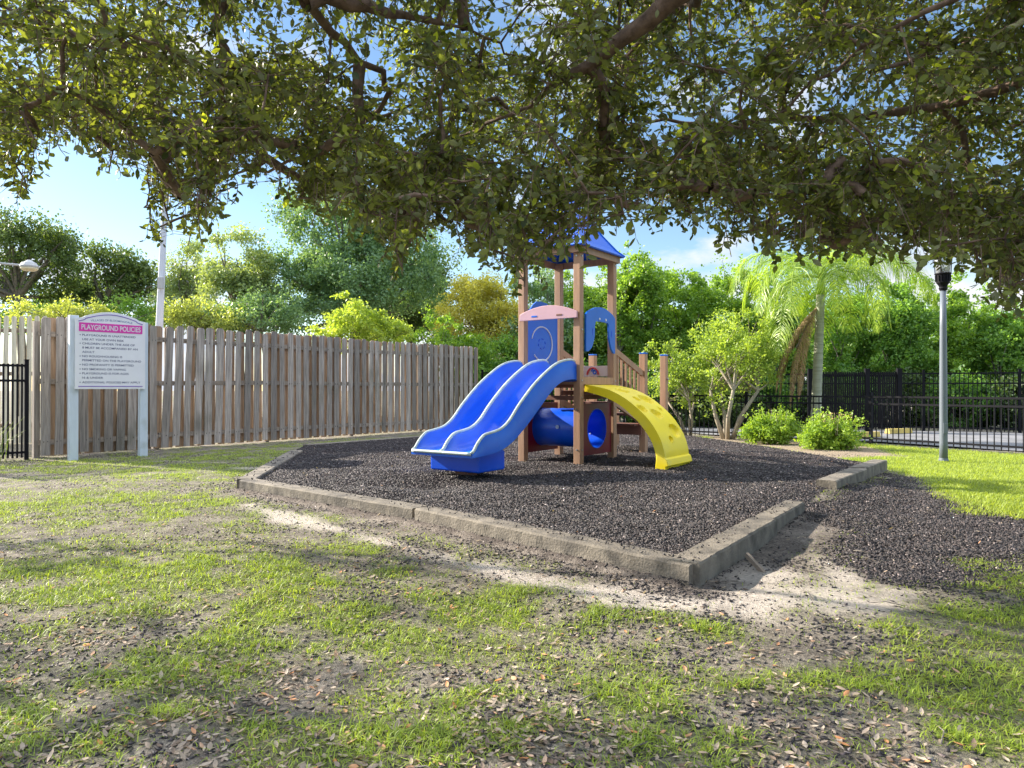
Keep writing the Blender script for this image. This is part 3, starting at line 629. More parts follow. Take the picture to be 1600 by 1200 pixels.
for (x, y, z) in ((-.056, 0, 2.26), (-.056, 0, 1.31), (-.056, SY, 1.31), (0, -.056, 1.31), (SX, -.056, 1.31), (0, -.056, 2.05), (SX, -.056, 2.05), (0, -.056, 1.06), (-.056, 0, .88), (-.056, 0, .30), (0, -.056, .30), (SX, -.056, .88), (-.056, 0, 3.12), (0, -.056, 3.12), (SX, -.056, 3.12), (-.056, SY, 3.12)):
    d_ = (-.008, 0, 0) if x == -.056 else (0, -.008, 0)
    MB().tube([(x, y, zl(z)), (x+d_[0], y+d_[1], zl(z))], .013, 8).build('bolt', M['steel'], ps)
# crawl tunnel: red panels with round holes and a blue elbow tube
def hole_panel(o, ax, ay, th, x0, x1, z0, z1, c, r):
    mb = MB(); o, ax, ay = Vector(o), Vector(ax), Vector(ay); nn = ax.cross(ay)*th/2; an = []
    n = 56
    for i in range(n): an.append(2*math.pi*i/n)
    for X_, Z_ in ((x0, z0), (x1, z0), (x1, z1), (x0, z1)): an.append(math.atan2(Z_-c[1], X_-c[0]) % (2*math.pi))
    an = sorted(set(an)); n = len(an); A = []; B = []
    for a in an:
        dx, dz = math.cos(a), math.sin(a); t = min([((x1 if dx > 0 else x0)-c[0])/dx if abs(dx) > 1e-6 else 1e9, ((z1 if dz > 0 else z0)-c[1])/dz if abs(dz) > 1e-6 else 1e9])
        A.append((c[0]+dx*r, c[1]+dz*r)); B.append((c[0]+dx*t, c[1]+dz*t))
    vs = [o+ax*p[0]+ay*p[1]+s*nn for s in (-1, 1) for L_ in (A, B) for p in L_]
    fs = []
    for i in range(n):
        j = (i+1) % n
        fs += [(i, j, n+j, n+i), (2*n+i, 3*n+i, 3*n+j, 2*n+j), (i, 2*n+i, 2*n+j, j), (n+i, n+j, 3*n+j, 3*n+i)]
    mb.add(vs, fs); return mb
TR, TC = .300, .515
for yy in (0, SY):
    mb = hole_panel((0, yy, 0), (1, 0, 0), (0, 0, 1), .035, .06, SX-.065, zl(.20), zl(.965), (.525, TC), TR)
    o = mb.build('tunnel_panel', M['red'], ps, .004); bm_fix(o)
vs = []; nA, nB = 14, 40; ys = [-.02, -.015]+[(.0+SY*i/10) for i in range(11)]+[SY+.015, SY+.02]
rad_ = [TR-.002, TR+.012, TR+.004]+[TR-.006+.006*(i % 2) for i in range(9)]+[TR+.004, TR+.012, TR-.002]
for inner in (0, 1):
    for y_, q_ in zip(ys, rad_):
        for k_ in range(nB):
            b = 2*math.pi*k_/nB; rr = q_-(.010 if inner else 0)
            vs.append((.525+rr*math.cos(b), y_, TC+rr*math.sin(b)))
fs = []; n_ = len(ys)
for s_i in range(2):
    o0 = s_i*n_*nB
    for i in range(n_-1):
        for k_ in range(nB): fs.append((o0+i*nB+k_, o0+i*nB+(k_+1) % nB, o0+(i+1)*nB+(k_+1) % nB, o0+(i+1)*nB+k_))
for e_i in (0, n_-1):
    for k_ in range(nB): fs.append((e_i*nB+k_, e_i*nB+(k_+1) % nB, n_*nB+e_i*nB+(k_+1) % nB, n_*nB+e_i*nB+k_))
mb = MB().add(vs, fs); tun = mb.build('tunnel_tube', M['blue'], ps, 0, True); bm_fix(tun)
mb = MB(); mb.tube([(.525-TR-.004, .50, TC+.02), (.525-TR-.013, .50, TC+.02)], .03, 12); mb.build('round_plug', M['whiteblue'], tun)
for a in (40, 110): mb = MB().tube([(.525+(TR-.02)*math.cos(R(a-60)), .25, TC+(TR-.02)*math.sin(R(a-60))), (.525+(TR-.008)*math.cos(R(a-60)), .25, TC+(TR-.008)*math.sin(R(a-60)))], .016, 8); mb.build('bolt', M['white'], tun)
# ---- climber
CL = [(0, 1.245), (.10, 1.235), (.376, 1.177), (.62, 1.07), (.814, .936), (.98, .79), (1.10, .64), (1.185, .49), (1.235, .33), (1.25, .20)]
cp = cr_interp(CL, 8); seg = [0]
for i in range(1, len(cp)): seg.append(seg[-1]+(cp[i]-cp[i-1]).length)
NS, NW = 90, 48; ss = np.linspace(0, seg[-1], NS); tx = np.interp(ss, seg, [p.x for p in cp]); tz = np.interp(ss, seg, [p.y for p in cp])
dx = np.gradient(tx, ss); dz = np.gradient(tz, ss); nn_x, nn_z = -dz, dx     # outward normal (t,z)
w0, w1 = .085, .945; ww = np.linspace(w0, w1, NW)
CR = [(.42, .45, .16, .09), (.72, .74, .17, .12), (.70, .40, .07, .06), (.93, .17, .12, .08), (1.05, .50, .14, .09), (.97, .82, .05, .04), (1.36, .72, .16, .11), (1.48, .40, .055, .045)]
S_, W_ = np.meshgrid(ss, ww, indexing='ij'); D = np.zeros_like(S_)
for (cs, cw, rw, rs) in CR:
    wv = w0+cw*(w1-w0); q = np.sqrt(((S_-cs)/rs)**2+((W_-wv)/rw)**2); D = np.maximum(D, .055*(1-sstep(.78, 1.0, q))-.0*q)
    D = D-.008*np.exp(-((q-1.12)/.12)**2)
ec = sstep(0, .05, np.minimum(W_-w0, w1-W_)); D = D*ec
TX = tx[:, None]-nn_x[:, None]*D*1.0; TZ = tz[:, None]-nn_z[:, None]*D
top = np.stack([W_, -.055-TX, TZ-GZ], -1).reshape(-1, 3)
TH = np.interp(ss, [0, .3, 1.2, seg[-1]], [.10, .12, .14, .13])
BX = (tx-nn_x*TH)[:, None]+0*W_; BZ = (tz-nn_z*TH)[:, None]+0*W_
bot_ = np.stack([W_, -.055-BX, BZ-GZ], -1).reshape(-1, 3)
i0 = np.arange(NS*NW).reshape(NS, NW); q = lambda a: np.stack([a[:-1, :-1], a[:-1, 1:], a[1:, 1:], a[1:, :-1]], -1).reshape(-1, 4)
i1 = i0+NS*NW; sides = []
for j in (0, NW-1):
    sides.append(np.stack([i0[:-1, j], i0[1:, j], i1[1:, j], i1[:-1, j]], -1))
for i in (0, NS-1): sides.append(np.stack([i0[i, :-1], i0[i, 1:], i1[i, 1:], i1[i, :-1]], -1))
cl = arrmesh('climbing_ramp', np.concatenate([top, bot_]), np.concatenate([q(i0), q(i1)]+sides), np.ones(2*NS*NW), M['yellow'], ps, True); bm_fix(cl)
em = cl.modifiers.new('edges', 'EDGE_SPLIT'); em.split_angle = R(48)
mb = MB()
poly = [(-.055-1.262, .03), (-.055-1.262, .115), (-.055-1.30, .125), (-.055-1.275, .215), (-.055-1.13, .30), (-.055-1.10, .03)]
mb.prism([(a, zl(b+.01)) for a, b in poly], ((w0+w1)/2, 0, 0), (0, 1, 0), (0, 0, 1), (w1-w0)+.02); o = mb.build('ramp_foot', M['yellow'], cl, .008); bm_fix(o)
# ---- stairs at the back with railings
ST = 1.15
for (x, y) in ((SX+ST, 0), (SX+ST, SY), (SX+2.02, 0), (SX+2.02, SY)):
    mb = MB().box(x-PW, x+PW, y-PW, y+PW, -.35, zl(1.775)); p = mb.build('stair_post', M['post'], ps, .005)
    mb = MB().box(x-PW-.003, x+PW+.003, y-PW-.003, y+PW+.003, zl(1.776), zl(1.80)); mb.build('cap', M['bluepanel'], p, .008)
for y in (0, SY):
    mb = MB(); mb.bar((SX+.05, y, zl(1.80)), (SX+ST-.05, y, zl(1.44)), .045, .10); mb.build('handrail', M['post'], ps, .003)
    mb = MB(); mb.bar((SX+.05, y, zl(.98)), (SX+ST-.05, y, zl(.62)), .05, .10); mb.build('stringer', M['post'], ps, .003)
    mb = MB()
    for i in range(6):
        x = SX+.18+i*.155; zt = 1.80-(x-SX-.05)*.343; mb.box(x-.022, x+.022, y-.016, y+.016, zl(zt-.86), zl(zt-.04))
    mb.build('balusters', M['post'], ps, .003)
for i in range(4):
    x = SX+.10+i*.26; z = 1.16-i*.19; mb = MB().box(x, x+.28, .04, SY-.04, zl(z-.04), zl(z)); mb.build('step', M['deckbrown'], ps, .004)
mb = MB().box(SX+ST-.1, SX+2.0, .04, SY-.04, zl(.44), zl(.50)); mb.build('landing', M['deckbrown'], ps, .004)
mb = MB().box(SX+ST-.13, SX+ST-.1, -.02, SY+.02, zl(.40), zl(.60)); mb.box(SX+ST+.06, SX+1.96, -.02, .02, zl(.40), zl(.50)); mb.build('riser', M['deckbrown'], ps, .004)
MB().tube([(SX+2.02, -.06, zl(1.36)), (SX+2.02, -.085, zl(1.36))], .02, 8).build('bolt', M['steel'], ps)
# small cream panel with painted swirl
cpn = MB().box(SX-.02, SX+.01, .06, .66, zl(1.38), zl(1.55)).build('painted_panel', M['cream'], ps, .005)
sw = [(SX-.03, .30+.05*math.cos(R(a))*(1-a/700), zl(1.46)+.06*math.sin(R(a))*(1-a/700)) for a in range(0, 560, 25)]
MB().tube(sw, .009, 5).build('swirl', M['bluepanel'], cpn)
MB().tube([(SX-.03, .33+.10*math.cos(R(a)), zl(1.41)+.11*math.sin(R(a))) for a in range(0, 181, 15)], .016, 6).build('arc', M['swirlred'], cpn)
for (x, y, z) in ((-.06, 0, 3.0), (-.06, 0, 1.3), (-.06, SY, 1.3), (0, -.06, 2.9), (SX, -.06, 1.3)):
    pass

# ================================================================== WOODEN FENCE
fdv = (FENCE_B-FENCE_A); FL = fdv.length; fdv.normalize(); fnv = Vector((fdv.y, -fdv.x, 0))
wf = thing('wooden_fence', 'weathered grey shadowbox fence of tall wooden boards behind the sign', 'fence', FENCE_A.to_tuple(), math.atan2(fdv.y, fdv.x))
# local frame: x along the fence, -y towards the playground
ends = [0, 2.05, 4.5, 6.9, 9.35, FL]
def picket(mb, x, w, h, y, th, lean, tone, z0):
    n = 3; c = .025; vs = []
    pts = [(-w/2, z0), (w/2, z0), (w/2, h-c*1.4), (w/2-c, h), (-w/2+c, h), (-w/2, h-c*1.4)]
    bend = random.gauss(0, .012)
    # split once in the middle so a board may bow
    rows = [z0, z0+(h-z0)*.35, z0+(h-z0)*.7, h-c*1.4]
    V = []
    for r_i, z in enumerate(rows):
        s = (z-z0)/(h-z0); ox = lean*s+bend*math.sin(math.pi*s); oy = bend*.8*math.sin(math.pi*s)
        for sx_ in (-1, 1):
            for sy_ in (-1, 1): V.append((x+ox+sx_*w/2, y+oy+sy_*th/2, z))
    ox = lean
    for sx_ in (-1, 1):
        for sy_ in (-1, 1): V.append((x+ox+sx_*(w/2-c), y+sy_*th/2, h))
    Fs = [(0, 1, 3, 2)]
    for r_i in range(4):
        a = r_i*4; b = a+4; Fs += [(a, a+2, b+2, b), (a+1, b+1, b+3, a+3), (a, b, b+1, a+1), (a+2, a+3, b+3, b+2)]
    Fs.append((16, 18, 19, 17)); mb.add(V, Fs, tone)
for si in range(len(ends)-1):
    x0, x1 = ends[si], ends[si+1]; mf, mbk = MB(), MB(); pitch = .215; n = int(round((x1-x0)/pitch)); ws = .14
    warp = [-.02, .10, .03, .01, 0][si] if si else .0
    hs = 2.43+random.uniform(-.02, .02)
    for i in range(n):
        x = x0+(i+.5)*(x1-x0)/n
        ln = random.gauss(0, .018)+(warp*(1-i/n) if si == 1 else 0)-(.0 if si else 0)
        w_ = ws*random.uniform(.86, 1.14)
        picket(mf, x, w_, hs+random.gauss(0, .017), -.029, .017, ln, random.uniform(.62, 1.28), .03+random.random()*.04)
        xb = x+.5*(x1-x0)/n
        if i < n-1 or True: picket(mbk, xb, ws*random.uniform(1.0, 1.22), hs+random.gauss(-.01, .015), .029, .017, random.gauss(0, .012), random.uniform(.7, 1.25), .03)
    for i in range(n):
        x = x0+(i+.5)*(x1-x0)/n
        for z in (.28, 1.30, 2.12):
            for q_ in (-.03, .03): mf.box(x+q_-.005, x+q_+.005, -.0405, -.036, z-.005+random.uniform(-.02, .02), z+.005, tone=.12)
    mf.build('board_panel', M['fence'], wf); mbk.build('rear_board_panel', M['fencein'], wf)
    for z in (.28, 1.30, 2.12):
        mb = MB().bar((x0+.005, 0, z+random.uniform(-.02, .02)), (x1-.005, 0, z+random.uniform(-.02, .02)), .038, .09, tone=random.uniform(.8, 1.1)); mb.build('rail', M['rail'], wf)
    mb = MB().box(x0-.045, x0+.045, .045, .135, 0, hs-.08); mb.build('post', M['fence'], wf)
# a farther stretch of wooden fence left of the corner
f2 = thing('wooden_fence', 'wooden fence coloured pale as if sunlit, seen beyond the black railing at the far left', 'fence', (-16.0, 15.2, 0), R(-1))
mf = MB(); mb2 = MB()
for i in range(38):
    x = i*.165; picket(mf, x, .10, 2.72+random.gauss(0, .01), -.05, .017, 0, random.uniform(.9, 1.4), .03)
    if i % 1 == 0: picket(mb2, x+.0825, .05, 2.65, .05, .017, 0, random.uniform(.7, 1.1), .03)
mf.build('board_panel', M['suntintfence'], f2); mb2.build('rear_board_panel', M['fencein'], f2)
for z in (.4, 1.5, 2.42): MB().bar((0, 0, z), (6.2, 0, z), .04, .08).build('rail', M['rail'], f2)

# ================================================================== METAL FENCES
def metal_fence(pts, h, label, pitch=.11, rails=(0, .15), bar=.016, dz=0, low=.13, postsp=2.3, dense=None, group=None):
    a0 = Vector((*pts[0], 0)); t = thing('metal_fence', label, 'fence', a0.to_tuple(), 0, group)
    for i in range(len(pts)-1):
        a = Vector((*pts[i], 0))-a0; b = Vector((*pts[i+1], 0))-a0; Ln = (b-a).length; d = (b-a).normalized()
        n = int(Ln/pitch); mb = MB(); ang = math.atan2(d.y, d.x); Mx = Matrix.Translation(a) @ Matrix.Rotation(ang, 4, 'Z')
        for k_ in range(1, n):
            x = k_*Ln/n; mb.box(x-bar/2, x+bar/2, -bar/2, bar/2, .04, h, M=Mx)
        mb.build('pickets', M['black'], t)
        for z in [h-r for r in rails]+[low]:
            mb = MB(); mb.box(0, Ln, -.019, .019, z-.019, z+.019, M=Mx); mb.build('rail', M['black'], t)
        m_ = max(1, round(Ln/postsp))
        for k_ in range(m_+(i == len(pts)-2)):
            x = k_*Ln/m_; mb = MB(); mb.box(x-.03, x+.03, -.03, .03, 0, h+.06, M=Mx); mb.box(x-.034, x+.034, -.034, .034, h+.06, h+.075, M=Mx); mb.build('post', M['black'], t, 0)
    return t
metal_fence([(-8.10, 11.85), (-9.2, 10.7)], 1.60, 'black metal railing with two top rails meeting the wooden fence corner at far left', rails=(.03, .28), bar=.028, pitch=.062)
metal_fence([(-.9, 21.6), (3.3, 20.9)], 1.68, 'tall black railing seen behind the slide where the wooden fence ends', rails=(.03, .25), bar=.02)
metal_fence([(3.4, 18.3), (7.6, 15.05), (9.3, 12.55), (12.6, 7.6)], 1.03, 'low black metal railing along the far edge of the lawn', rails=(.02, .17), pitch=.115)
ff = metal_fence([(6.2, 21.3), (9.2, 20.2), (15.2, 17.6), (24, 13.5)], 1.62, 'tall black railing on the far side of the parking lot', rails=(.03, .3), pitch=.10, bar=.018)
# enclosure with closely set slats
en = thing('slatted_enclosure', 'dark close slatted gate enclosure behind the palm trunk', 'enclosure', (8.1, 19.3, 0), math.atan2(-.6, 3.6))
mb = MB()
for i in range(41): mb.box(i*.055, i*.055+.036, -.01, .01, .1, 1.63)
mb.build('slats', M['black'], en)
for z in (.2, 1.5): MB().box(0, 2.25, .012, .04, z, z+.05).build('rail', M['black'], en)
for x in (0, 1.45, 2.25): MB().box(x-.06, x+.06, -.06, .06, 0, 1.72).build('post', M['black'], en)
gp = MB().box(-.05, .05, -.05, .05, 0, 1.14); gp.box(-.056, .056, -.056, .056, 1.14, 1.16)
# wheel stops
for i, (px_, py_, lab) in enumerate(((1404, 679, 'faded yellow concrete wheel stop, the farther and more fully visible one'), (1352, 685, 'faded yellow concrete wheel stop half hidden by the gate post'))):
    x, y = g(px_, py_); t = MB().prism([(-.09, 0), (.09, 0), (.06, .12), (-.06, .12)], (0, 0, 0), (0, 1, 0), (0, 0, 1), .78).build('wheel_stop', M['stopyellow'], None, .01)
    t.location = (x, y, .034); t.rotation_euler = (0, 0, R(20)); bm_fix(t); tag(t, lab, 'wheel stop', 'wheel stops in the parking lot')

# ================================================================== SIGN
SL, SR = Vector((-7.2, 11.7, 0)), Vector((-6.46, 12.5, 0)); sd_ = (SR-SL); sw_ = sd_.length; sd_.normalize()
sg = thing('notice_sign', 'white playground policies sign with magenta banner on two white posts', 'sign', SL.to_tuple(), math.atan2(sd_.y, sd_.x))
for x, h in ((.0, 2.40), (sw_, 2.35)):
    MB().box(x-.065, x+.065, .03, .15, -.2, h).build('post', M['signpost'], sg, .006)
ZB = 1.18
def brd(i, n=20):
    w, h = sw_, 1.19; L_ = [(-.0+i, i), (w-i, i), (w-i, h-i-.02), (w-.10-i*.3, h-i), (w-.13-i*.3, h+.015-i)]
    L_ += [(w-.15-(w-.30)*k/n, h+.03-i+.085*math.sin(math.pi*k/n)) for k in range(n+1)]
    L_ += [(.13+i*.3, h+.015-i), (.10+i*.3, h-i), (i, h-i-.02)]
    return L_
bd = MB().prism([(a, ZB+b) for a, b in brd(0)], (0, 0, 0), (1, 0, 0), (0, 0, 1), .035).build('board', M['signwhite'], sg, .003); bm_fix(bd)
e = brd(.045); mb = MB()
for i in range(len(e)):
    a, b = e[i], e[(i+1) % len(e)]; mb.bar((a[0], -.0195, ZB+a[1]), (b[0], -.0195, ZB+b[1]), .004, .013)
mb.build('border', M['purple'], bd)
MB().box(.052, sw_-.052, -.0225, -.0176, ZB+.96, ZB+1.105).build('banner', M['magenta'], bd)
def text(s, x0, x1, zc, hgt, mt, name, y=-.0235, arc=0, bold=.0):
    cu = bpy.data.curves.new('t', 'FONT'); cu.body = s; cu.size = 1; cu.extrude = .0; cu.offset = bold
    to = bpy.data.objects.new('t', cu); COL.objects.link(to); bpy.context.view_layer.update()
    me = bpy.data.meshes.new_from_object(to); bpy.data.objects.remove(to)
    co = np.zeros(len(me.vertices)*3); me.vertices.foreach_get('co', co); co = co.reshape(-1, 3)
    mn, mxx = co.min(0), co.max(0); u = (co[:, 0]-mn[0])/(mxx[0]-mn[0]); v = (co[:, 1]-mn[1])/(mxx[1]-mn[1])
    X = x0+u*(x1-x0); Z = ZB+zc+(v-.5)*hgt-arc*((u-.5)*2)**2
    me.vertices.foreach_set('co', np.stack([X, np.full_like(X, y), Z], -1).ravel()); me.name = name
    a = me.attributes.new('tone', 'FLOAT', 'POINT'); a.data.foreach_set('value', np.ones(len(X), np.float32)); me.update()
    return link(name, me, mt, bd)
def ux(x): return (x-150)/940*sw_
def vz(x, y): return 1.19*(1-(y-130-.064*(x-150)*(1-(y-130)/965))/965)
text('VILLAGES OF BLOOMINGDALE', ux(345), ux(905), 1.165, .034, M['inklight'], 'heading_text', -.0185, arc=.022, bold=.01)
text('PLAYGROUND POLICIES', ux(225), ux(1020), 1.032, .088, M['white'], 'title_text', -.0235, bold=.018)
rules = [('PLAYGROUND IS UNATTENDED', 950, 372, 1), ('USE AT YOUR OWN RISK', 790, 430, 0), ('CHILDREN UNDER THE AGE OF', 940, 486, 1), ('8 MUST BE ACCOMPANIED BY AN', 980, 542, 0), ('ADULT', 395, 600, 0), ('NO ROUGHHOUSING IS', 765, 657, 1), ('PERMITTED ON THE PLAYGROUND', 1030, 712, 0),
         ('NO PROFANITY IS PERMITTED', 925, 771, 1), ('NO SMOKING OR VAPING', 815, 831, 1), ('PLAYGROUND IS FOR AGES', 855, 888, 1), ('16 & UNDER', 510, 946, 0), ('ADDITIONAL POLICIES MAY APPLY', 1020, 1008, 1)]
for s, xr, y, bul in rules:
    zc = 1.19*(1-(y-137)/962)
    text(s, ux(237), ux(xr), zc, .034, M['ink'], 'rule_text', -.0185, bold=.014)
    if bul: MB().box(ux(205), ux(205)+.014, -.0205, -.0176, ZB+zc-.007, ZB+zc+.007).build('bullet', M['ink'], bd)

# ================================================================== LAMPS AND POLES
lx, ly = g(1474, 720)
lp = thing('lamp_post', 'grey steel lamp post with black collared lantern on the right lawn', 'lamp post', (lx, ly, 0))
MB().lathe([(.064, 0), (.060, .3), (.058, 1.2), (.050, 2.2), (.043, 2.82)], n=16).build('pole', M['greypole'], lp, 0, True)
MB().lathe([(.078, 0), (.078, .012), (.070, .018), (.066, .05)], n=16).build('base_plate', M['greypole'], lp)
MB().box(-.035, .035, -.0655, -.055, .45, .62).build('access_cover', M['greypole'], lp, .004)
lan = MB().lathe([(.05, 2.80), (.065, 2.84), (.055, 2.86), (.07, 2.89), (.10, 2.93), (.105, 3.05), (.125, 3.07), (.125, 3.085)], n=16).build('lantern_base', M['black'], lp, 0, False)
mb = MB()
for k_ in range(16):
    a = R(k_*22.5); mb.bar((.108*math.cos(a), .108*math.sin(a), 2.95), (.112*math.cos(a), .112*math.sin(a), 3.05), .014, .012, up=(math.cos(a), math.sin(a), .01))
mb.build('flutes', M['black'], lan)
MB().lathe([(.098, 3.086), (.124, 3.36), (.126, 3.38)], n=24).build('globe', M['glass'], lp, 0, True)
mb = MB()
for k_ in range(4):
    a = R(45+k_*90); mb.bar((.115*math.cos(a), .115*math.sin(a), 3.08), (.132*math.cos(a), .132*math.sin(a), 3.39), .012, .012)
mb.lathe([(.138, 3.38), (.138, 3.40), (.085, 3.48), (.045, 3.53), (.02, 3.56), (.028, 3.59), (.0, 3.64)], n=16); mb.build('lantern_cap', M['black'], lp)
wp = thing('utility_pole', 'tall white tapered pole rising behind the wooden fence near the sign', 'pole', (-7.62, 15.2, 0))
MB().tube([(0, 0, -.3), (.05, 0, 2), (.22, 0, 6.0), (.36, 0, 9.5)], [.088, .080, .052, .038], 12).build('shaft', M['whitepole'], wp, 0, True)
MB().tube([(.36, 0, 9.5), (.36, 0, 9.62)], [.06, .02], 10).build('cap', M['whitepole'], wp, 0, True)
MB().box(.10, .22, -.16, -.09, 3.3, 3.55).build('hand_hole_cover', M['lamphead'], wp, .01)
hp = at(45, 417, 14); arm0 = at(-130, 400, 14)
sl_ = thing('street_lamp', 'street lamp arm with amber lensed head entering from the left edge', 'street lamp', (arm0.x, 14, 0))
MB().tube([(0, 0, -.3), (0, 0, arm0.z+.1)], [.09, .06], 12).build('pole', M['lamphead'], sl_, 0, True)
o_h = Vector((hp.x-arm0.x, 0, hp.z))
MB().tube([(0, 0, arm0.z), (o_h.x*.5, 0, (arm0.z+hp.z)/2+.01), (o_h.x-.10, 0, hp.z+.03)], [.03, .025, .022], 8).build('arm', M['lamphead'], sl_, 0, True)
hd = MB().lathe([(.16, -.01), (.165, .02), (.12, .08), (.07, .11), (.03, .14)], (o_h.x, 0, hp.z), 14).build('lamp_head', M['lamphead'], sl_, 0, False)
MB().lathe([(.11, -.075), (.15, -.045), (.155, -.012)], (o_h.x, 0, hp.z), 14).build('lens', M['lens'], hd, 0, True)

# ================================================================== FOLIAGE
QD = np.array([(0, 0, 0), (.5, .32, .10), (1, 0, 0), (.5, -.32, .10)], float)
QF = [np.array([(0, 1, 2), (0, 2, 3)])]
def leaves_mesh(name, P, size, mt, parent, tone, droop=0., upb=.3, local=QD, faces=QF, off=None, elong=1.0):
    n = len(P); d = rng.normal(size=(n, 3)); d[:, 2] -= droop; d /= np.linalg.norm(d, axis=1, keepdims=True)
    nn = rng.normal(size=(n, 3)); nn[:, 2] += upb*2; s = np.cross(nn, d); s /= np.linalg.norm(s, axis=1, keepdims=True)+1e-9; up = np.cross(d, s)
    sz = size*(.65+.7*rng.random(n))[:, None]
    if off is not None: P = P-np.array(off)
    o = scatter_poly(name, P, [d*sz*elong, s*sz, up*sz], local, faces, tone, mt); o.parent = parent; return o
def sample_blobs(bl, n):
    vol = np.array([b[3]*b[4]*b[5] for b in bl]); k = rng.choice(len(bl), n, p=vol/vol.sum()); B = np.array(bl)[k]
    d = rng.normal(size=(n, 3)); d /= np.linalg.norm(d, axis=1, keepdims=True); r = rng.random(n)**(1/3.2)*(.82+.3*rng.random(n))
    return B[:, :3]+d*r[:, None]*B[:, 3:6]
def tree(name, label, cat, base, bl, nclump, per, lsize, mt, cr=.45, group=None, bark='bark', tr=.16, stems=1, stemspread=.3, ntw=24, upb=.4, droop=.1, flat=.7, tone_lo=.15, tone_hi=.9, spike=0, gapth=.44):
    t = thing(name, label, cat, base, 0, group); base = np.array(base, float)
    cc_ = sample_blobs(bl, nclump); cen0 = np.mean([b[:3] for b in bl], axis=0)
    cc_ = cc_+(cc_-cen0)*((vnoise(cc_[:, 0]*.55+base[0], cc_[:, 1]*.55, cc_[:, 2]*.55)-.5)*.55)[:, None]
    rr = cr*(.5+.9*rng.random(nclump))
    if spike:
        k = rng.random(nclump) < .30; cc_[k, 2] += rng.random(k.sum())**1.5*spike*1.6; rr[k] *= .5
    ctone = rng.random(nclump)
    per = int(per*1.9); lsize *= .70; idx = np.repeat(np.arange(nclump), per); n = len(idx)
    d = rng.normal(size=(n, 3)); d /= np.linalg.norm(d, axis=1, keepdims=True)
    P = cc_[idx]+d*(rng.random(n)**.55)[:, None]*rr[idx][:, None]*np.array([1, 1, flat])+rng.normal(size=(n, 3))*.12*cr
    tone = np.clip(tone_lo+(tone_hi-tone_lo)*(.55*ctone[idx]+.45*rng.random(n)), 0, 1)
    fq = .75/max(cr, .2); nzz = .6*vnoise(P[:, 0]*fq, P[:, 1]*fq+7, P[:, 2]*fq*1.2)+.4*vnoise(P[:, 0]*fq*2.3, P[:, 1]*fq*2.3, P[:, 2]*fq*2.3)
    kp = nzz > gapth; P = P[kp]; tone = tone[kp]
    leaves_mesh('crown', P, lsize, mt, t, tone, droop, upb, off=base)
    mb = MB(); lo = min(b[2]-b[5]*.6 for b in bl); cen = np.mean([b[:3] for b in bl], axis=0); 
    for s in range(stems):
        a = 6.283*s/stems+.6; sp = stemspread*(stems > 1)
        b0 = Vector((sp*.25*math.cos(a), sp*.25*math.sin(a), -.1)); fork = Vector((cen[0]-base[0], cen[1]-base[1], 0))*.5+Vector((sp*math.cos(a)*2, sp*math.sin(a)*2, max(.6, lo)))
        mid = (b0+fork)/2+Vector((random.uniform(-.1, .1), random.uniform(-.1, .1), 0))
        mb.tube([b0, mid, fork], [tr, tr*.8, tr*.65], 8)
        pick = rng.choice(nclump, min(ntw//stems, nclump), replace=False)
        for q_ in pick:
            e = Vector(cc_[q_]-base); m1 = fork.lerp(e, .5)+Vector((random.uniform(-.3, .3), random.uniform(-.3, .3), random.uniform(-.1, .35)))*min(1, (e-fork).length*.3)
            mb.tube([fork, m1, e], [tr*.42, tr*.25, tr*.07], 5, cap=False)
    mb.build('trunk', M[bark], t, 0, True)
    return t
def bpx(x, y, Y, rx, ry, rd=None):
    "blob centred on a sight line at distance Y, half sizes measured in photo pixels"
    p = at(x, y, Y); a = rx*Y/FPX; b = ry*Y/FPX; return (p.x, p.y, p.z, a, rd or max(a*.9, 1.0), b)
GL = 'trees beyond the wooden fence'
def gb(x, Y): return ((x-800)/FPX*Y, Y, 0)
tree('oak_tree', 'dark open oak with gaps of sky at the far left', 'tree', gb(35, 30), [bpx(20, 375, 30, 75, 40), bpx(75, 400, 30.5, 60, 50), bpx(-60, 420, 30, 60, 60), bpx(40, 450, 31, 55, 30)], 210, 65, .20, M['dkleaf'], .75, GL, tr=.22, ntw=30)
tree('oak_tree', 'dark oak standing left of the white pole', 'tree', gb(160, 33), [bpx(165, 430, 33, 60, 48), bpx(210, 450, 33, 50, 50), bpx(120, 460, 32, 45, 35)], 190, 70, .20, M['dkleaf'], .7, GL, tr=.22, ntw=26)
tree('shrub', 'small pale green tree behind the fence left of the sign', 'tree', gb(120, 24), [bpx(130, 490, 24, 60, 24), bpx(60, 495, 24, 40, 20)], 60, 60, .12, M['softleaf'], .4, GL, tr=.08)
tree('willow_tree', 'thin silvery tree just right of the white pole', 'tree', gb(300, 31), [bpx(300, 430, 31, 40, 48), bpx(275, 480, 31, 40, 35)], 150, 60, .15, M['gyleaf'], .55, GL, tr=.12, ntw=30)
tree('shrub', 'yellowish low tree at the foot of the white pole above the fence', 'tree', gb(290, 25), [bpx(300, 495, 25, 50, 25), bpx(350, 500, 25, 40, 20)], 90, 60, .12, M['softleaf'], .45, GL, tr=.08)
tree('dense_tree', 'low mid green tree above the fence between sign and white pole', 'tree', gb(215, 29), [bpx(215, 490, 29, 50, 25), bpx(90, 500, 29, 90, 22)], 150, 60, .15, M['hedgedk'], .5, GL, tr=.1)
tree('dense_tree', 'soft green tree between white pole and the tallest tree', 'tree', gb(430, 26), [bpx(430, 490, 26, 60, 35), bpx(340, 505, 26, 60, 22)], 190, 60, .14, M['bigleaf'], .5, GL, tr=.1)
